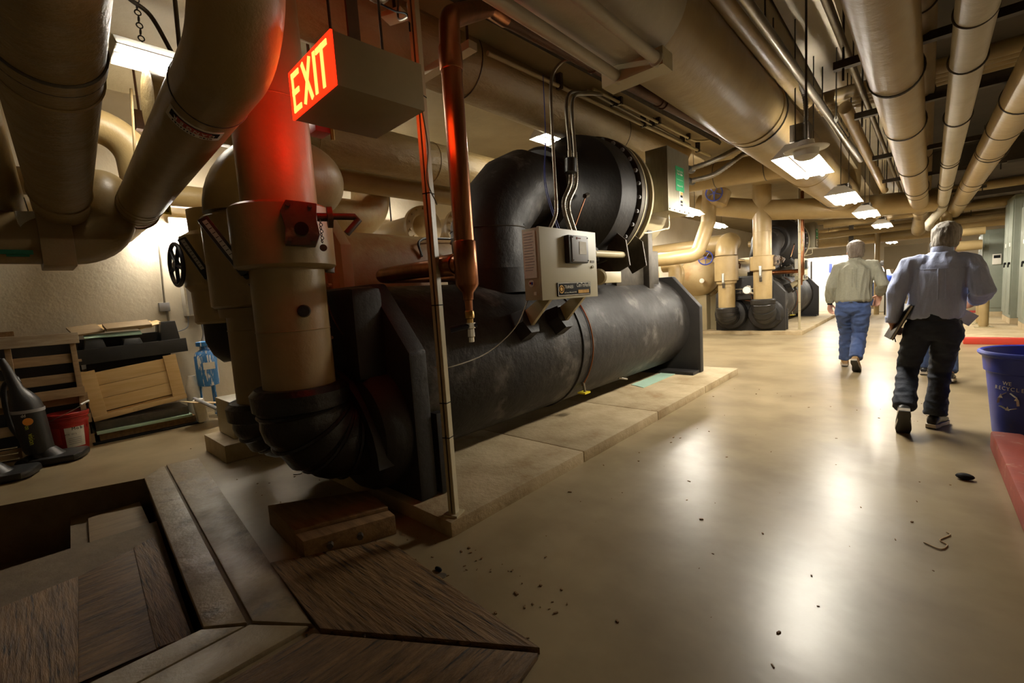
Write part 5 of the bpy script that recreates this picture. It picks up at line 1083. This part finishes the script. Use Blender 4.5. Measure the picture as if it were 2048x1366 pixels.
def person(label, J, mats, big=1.0, far=False, hair_full=True):
    sk, hr, shm, trm, som, solem = mats
    pel = V(J['pel']); b = V((pel.x, pel.y, 0))
    t = thing('person', label, 'person', b, 'people walking down the hall')
    nk, hd = V(J['neck']), V(J['head']); f = V(J['face']).normalized(); yaw = J.get('yaw', 0); vx = .016 if far else .009
    f = (f-V((0, 0, f.z*.3))).normalized(); side = V((0, 0, 1)).cross(f).normalized()*-1; up = side.cross(f)
    if up.z < 0: up = -up
    # --- body: one continuous surface
    B = MB()
    def add(q): B.add(q.v, q.f)
    ch = (pel+nk)/2+V((0, .0, .06))
    add(MB().loft([ell(pel+V((0, 0, -.06)), .13, .09), ell(pel+V((0, 0, .08)), .14, .095), ell(ch, .145, .10), ell(nk-V((0, 0, .10)), .14, .08), ell(nk-V((0, 0, .05)), .07, .06)]))
    add(MB().tube([nk-V((0, 0, .10)), nk, hd-f*.012-V((0, 0, .03))], [.066, .058, .055], 16))
    hs = J.get('hs', 1); Lh = lambda x, y, z: hd+(side*x+f*y+up*z)*hs
    add(MB().loft([[Lh(rx*cos(a), ry*sin(a)+oy, z) for a in [2*pi*k/24 for k in range(24)]] for z, rx, ry, oy in ((-.125, .02, .025, .05), (-.115, .045, .05, .035), (-.08, .062, .075, .018), (-.03, .072, .09, .005), (.02, .077, .098, 0), (.06, .074, .095, -.004), (.09, .058, .075, -.006), (.108, .03, .04, -.006))]))
    add(MB().tube([Lh(0, .09, .02), Lh(0, .112, -.022), Lh(0, .095, -.032)], [.007, .014, .010], 8))
    for s in (-1, 1):
        add(MB().loft([[Lh(s*(.074+dz), -.008+ry*cos(a), -.012+rz*sin(a)) for a in [2*pi*k/12 for k in range(12)]] for dz, ry, rz in ((-.012, .014, .024), (.006, .018, .031), (.014, .012, .022))]))
    for s in 'LR':
        sh, e, w_ = V(J['sh'+s]), V(J['el'+s]), V(J['wr'+s])
        add(capped([nk-V((0, 0, .09)), sh, e, w_], [.06, .052, .042, .027], 14))
        hnd = J.get('hand'+s)
        if hnd: add(hand(w_, *hnd))
        else: add(capped([w_, w_+(w_-e).normalized()*.08], [.028, .03], 10))
        hip, k, an = V(J['hip'+s]), V(J['kn'+s]), V(J['an'+s])
        add(capped([pel+(hip-pel)*.5, hip, k, an], [.08, .08, .052, .036], 14))
        add(capped([an, an+V(J['ft'+s]).normalized()*.12-V((0, 0, .03))], [.036, .03], 10))
    body = link('body', shift(fuse(B, .006 if not far else .012, 'body', 2), b), sk, t)
    # --- hair
    H = MB().loft([[Lh(rx*cos(a), ry*sin(a)+oy, z) for a in [2*pi*k/40 for k in range(40)]] for z, rx, ry, oy in ((-.085, .064, .05, -.045), (-.06, .079, .075, -.030), (-.02, .086, .098, -.012), (.03, .089, .108, -.004), (.07, .086, .105, -.004), (.10, .068, .085, -.006), (.122, .036, .045, -.008), (.127, .008, .01, -.008))])
    me = fuse(H, .006 if not far else .012, 'hair', 1, .006, 26, 3, (1, 1, .45))
    bm = bmesh.new(); bm.from_mesh(me)
    kill = []
    for v in bm.verts:
        q = (v.co-hd)/hs; y = q.dot(f); z = q.dot(up); x = abs(q.dot(side))
        if (y > .03 and z < .045) or (y > -.035 and z < -.018 and x > .03) or z < -.088: kill.append(v)
    bmesh.ops.delete(bm, geom=kill, context='VERTS'); bm.to_mesh(me); bm.free()
    link('hair', shift(me, b), hr, t)
    for s in (-1, 1): MB().sph(Lh(s*.03, .083, .018), .011, 10, 8).build('eye', m_paper, t)
    MB().tube([Lh(-.022, .094, -.058), Lh(0, .099, -.06), Lh(.022, .094, -.058)], .004, 6).build('mouth', m_rust, t)
    # --- shirt
    S = MB(); lean = nk-pel; w = .185*big
    def at(k, dy=0): return pel+lean*k+V((0, dy, 0))
    rings = [(.02, w*1.0, .135*big, 0), (.07, w*1.08, .15*big, 0), (.16, w*1.05, .15*big, .0), (.35, w*1.0, .145*big, 0), (.55, w*1.02, .14*big, -.005), (.70, w*1.03, .135*big, -.012), (.80, w*.98, .122*big, -.012), (.88, w*.80, .10*big, -.010), (.95, w*.52, .08, -.002), (1.0, .075, .072, .005)]
    S.loft([ell(at(k, dy), rx, ry, 28, yaw) for k, rx, ry, dy in rings])
    for s in 'LR':
        sh, e, w_ = V(J['sh'+s]), V(J['el'+s]), V(J['wr'+s])
        m1 = (sh+e)/2; m2 = (e+w_)/2; end = w_+(e-w_)*J.get('cuff', .12)
        q = MB().tube([at(.80), sh*.75+at(.80)*.25, sh, m1, e, m2, end], [.07, .078, .074, .068, .063, .058, .048], 18); S.add(q.v, q.f)
    me = fuse(S, vx, 'shirt', 5, .012 if not far else .0, 13, len(label) % 7, (1.0, 1.0, .27))
    sh_ = link('shirt', shift(me, b), shm, t)
    from mathutils.bvhtree import BVHTree
    if not far:
        bv = BVHTree.FromPolygons([v.co+b for v in me.vertices], [tuple(p.vertices) for p in me.polygons])
        def onback(x, z):
            h = bv.ray_cast(V((x, nk.y-1, z)), V((0, 1, 0)))[0]
            return h-V((0, .001, 0)) if h else None
        for nm, P_ in (('yoke_seam', [(nk.x-.15+.03*i, nk.z-.13) for i in range(11)]), ('pleat', [(nk.x-.022, nk.z-.13-.04*i) for i in range(7)]), ('pleat', [(nk.x+.022, nk.z-.13-.04*i) for i in range(7)])):
            H_ = [q for q in (onback(*p) for p in P_) if q is not None]
            if len(H_) > 2: MB().tube(H_, .0032 if nm == 'yoke_seam' else .005, 6).build(nm, shm, sh_)
    MB().lathe([(.066, -.03), (.070, -.01), (.067, .022), (.062, .024), (.060, -.01)], nk+V((0, .003, .015)), (nk-pel).normalized()*.5+V((0, .12, .6)), 28).build('collar', shm, sh_)
    for s in 'LR':
        e, w_ = V(J['el'+s]), V(J['wr'+s]); k = J.get('cuff', .12)
        MB().tube([w_+(e-w_)*(k+.12), w_+(e-w_)*(k-.06)], [.053, .047], 18).build('cuff', shm, sh_)
    # --- trousers
    T = MB(); T.loft([ell(pel+V((0, 0, z)), rx*big, ry*big, 28, yaw) for z, rx, ry in ((.07, .175, .13), (.02, .18, .135), (-.05, .182, .14), (-.11, .165, .13), (-.16, .10, .09))])
    for s in 'LR':
        hip, k, an = V(J['hip'+s]), V(J['kn'+s]), V(J['an'+s]); hem = an+(k-an)*.06
        q = MB().tube([hip+V((0, 0, .04)), hip-V((0, 0, .06)), (hip*.45+k*.55), k, (k*.5+an*.5), an+(k-an)*.22, hem], [.095*big, .105*big, .093*big, .078*big, .076*big, .074, .072], 20); T.add(q.v, q.f)
    me = fuse(T, vx, 'trousers', 4, .011 if not far else 0, 9, 5+len(label) % 5, (1, 1, 1.5))
    tr = link('trousers', shift(me, b), trm, t)
    MB().lathe([(.0, .0), (w*.985, .0), (w*.985, .035), (.0, .035)], (0, 0, 0), (0, 0, 1), 32).xf(Matrix.Translation(pel) @ Matrix.Diagonal((1, .76, 1, 1))).build('belt', m_leather, t)
    # --- shoes
    for s in 'LR':
        an, d = V(J['an'+s]), V(J['ft'+s]).normalized(); u = V((0, 0, 1)); sd = d.cross(u).normalized(); u = sd.cross(d)
        heel = an-d*.07-u*.075
        F = lambda x, y, z: heel+sd*x+d*y+u*z
        secs = ((-.0, .030, .055), (.03, .040, .085), (.08, .040, .098), (.12, .042, .080), (.17, .048, .062), (.22, .049, .052), (.265, .040, .042), (.285, .02, .025))
        so = MB().loft([[F(hw*cos(a), y, .02+max(0, h*(.5+.5*sin(a)))*1.0) if True else None for a in [2*pi*k/18 for k in range(18)]] for y, hw, h in secs]).build('shoe', som, t, ang=60)
        out = [(-.034, -.012), (.034, -.012), (.043, .05), (.039, .11), (.050, .18), (.052, .22), (.044, .27), (.022, .296), (-.022, .296), (-.044, .27), (-.052, .22), (-.046, .18), (-.036, .11), (-.043, .05)]
        MB().prism(out, lambda x, y, z: tuple(F(x, y, z)), .004, .03).build('sole_edge', J.get('edge', m_soleedge), so)
        MB().prism([(x*.97, y) for x, y in out], lambda x, y, z: tuple(F(x, y, z)), -.004, .004).build('sole', solem, so)
    return t
JA = dict(pel=(.085, 4.95, .92), neck=(.128, 4.985, 1.455), head=(.150, 5.03, 1.565), face=(.12, 1, -.15), yaw=-.05,
  shL=(-.06, 4.97, 1.375), elL=(-.145, 4.92, 1.14), wrL=(-.165, 4.93, .89), shR=(.285, 4.98, 1.365), elR=(.355, 4.88, 1.13), wrR=(.33, 5.10, 1.055),
  handL=((.05, .75, -.55), (.1, .35, .9), .55, .5, (1, 0, 0)), handR=((-.5, .75, -.3), (-.2, .1, .9), .5, .6, (-.3, -.6, -.6)),
  hipL=(-.005, 4.95, .86), hipR=(.175, 4.96, .86), knL=(-.06, 4.99, .50), knR=(.14, 5.10, .49), anL=(-.075, 4.72, .205), anR=(.115, 5.06, .085),
  ftL=(-.02, .42, -.55), ftR=(.30, 1, -.02), cuff=.1)
pa = person('man seen from behind in light blue shirt and dark trousers carrying a black folder', JA, (m_skin, m_hair, m_shirtblue, m_jeansdark, m_shoeblk, m_soleblk), .89)
JB = dict(pel=(-.68, 7.74, .94), neck=(-.655, 7.76, 1.525), head=(-.66, 7.795, 1.645), face=(-.25, 1, 0), yaw=0, hs=1.12,
  shL=(-.84, 7.76, 1.44), elL=(-.925, 7.72, 1.16), wrL=(-.945, 7.80, .93), shR=(-.47, 7.76, 1.44), elR=(-.355, 7.70, 1.17), wrR=(-.40, 7.86, 1.03),
  handL=((.0, .12, -1), (.6, .8, 0), .45, .6, (1, 0, 0)), handR=((-.25, .35, -.9), (-.9, -.1, .1), .35, .3, (-.3, -.7, 0)),
  hipL=(-.77, 7.74, .88), hipR=(-.59, 7.74, .88), knL=(-.765, 7.95, .49), knR=(-.605, 7.80, .49), anL=(-.79, 8.05, .085), anR=(-.62, 7.50, .185),
  ftL=(-.1, 1, -.02), ftR=(.06, .55, -.5), cuff=.16)
pb = person('man seen from behind in grey green shirt and blue jeans with a black wristband', JB, (m_skin, m_hair2, m_shirtgrey, m_jeans, m_shoetan, m_soleblk), 1.05)
w0 = V(JB['wrL']); MB().tube([w0+V((0, 0, .012)), w0+V((0, 0, -.014))], .032, 16).build('wristband', m_leather, pb)
JC = dict(pel=(.17, 7.4, .92), neck=(.17, 7.43, 1.46), head=(.17, 7.46, 1.57), face=(0, 1, 0), shL=(0, 7.43, 1.37), elL=(-.06, 7.4, 1.1), wrL=(-.03, 7.5, .88), shR=(.34, 7.43, 1.37), elR=(.40, 7.4, 1.1), wrR=(.37, 7.5, .88),
  hipL=(.08, 7.4, .86), hipR=(.26, 7.4, .86), knL=(.07, 7.55, .48), knR=(.28, 7.38, .48), anL=(.06, 7.68, .085), anR=(.28, 7.16, .10), ftL=(0, 1, -.02), ftR=(.08, 1, -.12))
person('person in blue jeans mostly hidden in front of the man in light blue shirt', JC, (m_skin, m_hairb, m_jeans, m_jeans, m_shoeblk, m_soleblk), .95, True)
JD = dict(pel=(-1.22, 21.8, .96), neck=(-1.10, 21.85, 1.52), head=(-1.06, 21.9, 1.66), face=(.3, 1, 0), shL=(-1.28, 21.85, 1.44), elL=(-1.36, 21.8, 1.16), wrL=(-1.3, 21.9, .92), shR=(-.9, 21.85, 1.42), elR=(-.82, 21.8, 1.15), wrR=(-.86, 21.95, .92),
  hipL=(-1.31, 21.8, .88), hipR=(-1.13, 21.8, .88), knL=(-1.31, 21.95, .49), knR=(-1.12, 21.78, .49), anL=(-1.32, 22.05, .085), anR=(-1.12, 21.55, .12), ftL=(0, 1, -.02), ftR=(0, 1, -.2))
person('distant dark haired person in white shirt and jeans at far end of hall', JD, (m_skin, m_hairb, m_shirtwhite, m_jeans, m_shoetan, m_soleblk), 1.0, True)
# folder held by the man in blue
t = thing('folder', 'black leather folder with papers held in left hand of man in blue shirt', 'folder', (-.13, 5.0, .84))
fd = V((.40, .08, .90)).normalized(); fs = V((-.25, .95, -.1)).normalized(); fn = fd.cross(fs).normalized(); fs = fn.cross(fd)
frot = Matrix((fn, fs, fd)).transposed(); fc = V((-.125, 4.96, .905))
MB().box(fc+fn*.010, (.005, .235, .31), frot).build('cover', m_leather, t, bevel=.002); MB().box(fc-fn*.010, (.005, .235, .31), frot).build('cover', m_leather, t, bevel=.002)
MB().box(fc, (.014, .22, .295), frot).build('papers', m_paper, t)
tag(MB().cyl((-.155, 4.95, .80), (-.14, 4.93, .735), .004, n=8).build('pen', m_dsteel), 'dark pen held below the black folder', 'pen')
tag(MB().box((.27, 5.13, .93), (.14, .004, .10), Matrix.Rotation(.6, 3, 'Y')).build('paper_sheet', m_paper), 'white paper sheet held at the right hip of man in blue shirt', 'paper')

# grit around the pit, debris too small to count
g = MB(); rr = random.Random(3)
for i in range(260):
    x, y = (rr.uniform(-5.6, -2.9), rr.uniform(1.0, 2.6)) if i < 110 else ((rr.uniform(-2.3, -1.0), rr.uniform(1.0, 1.5)) if i < 190 else (rr.uniform(-1.8, .3), rr.uniform(1.2, 6)))
    if -2.62 < x < -1.9 and y > 1.45: continue
    s_ = rr.uniform(.002, .008); a = rr.uniform(0, 3)
    g.box((x, y, s_*.35), (s_*rr.uniform(1, 3.5), s_, s_*.7), Matrix.Rotation(a, 3, 'Z'))
tag(g.build('floor_grit', m_timber), 'scattered grit and wood splinters on floor around pit and pad', 'grit', kind='stuff')
tag(MB().cyl((-1.35,3.465,3.3), (-1.137,3.459,3.3), .009, n=8).cyl((-1.35,3.465,3.3), (-1.35, 3.465, 4.1), .005, n=6).build('orange_rod', mat('orange_rod_paint', (.6, .12, .04))), 'thin orange rod near ceiling above the largest pipe', 'rod')
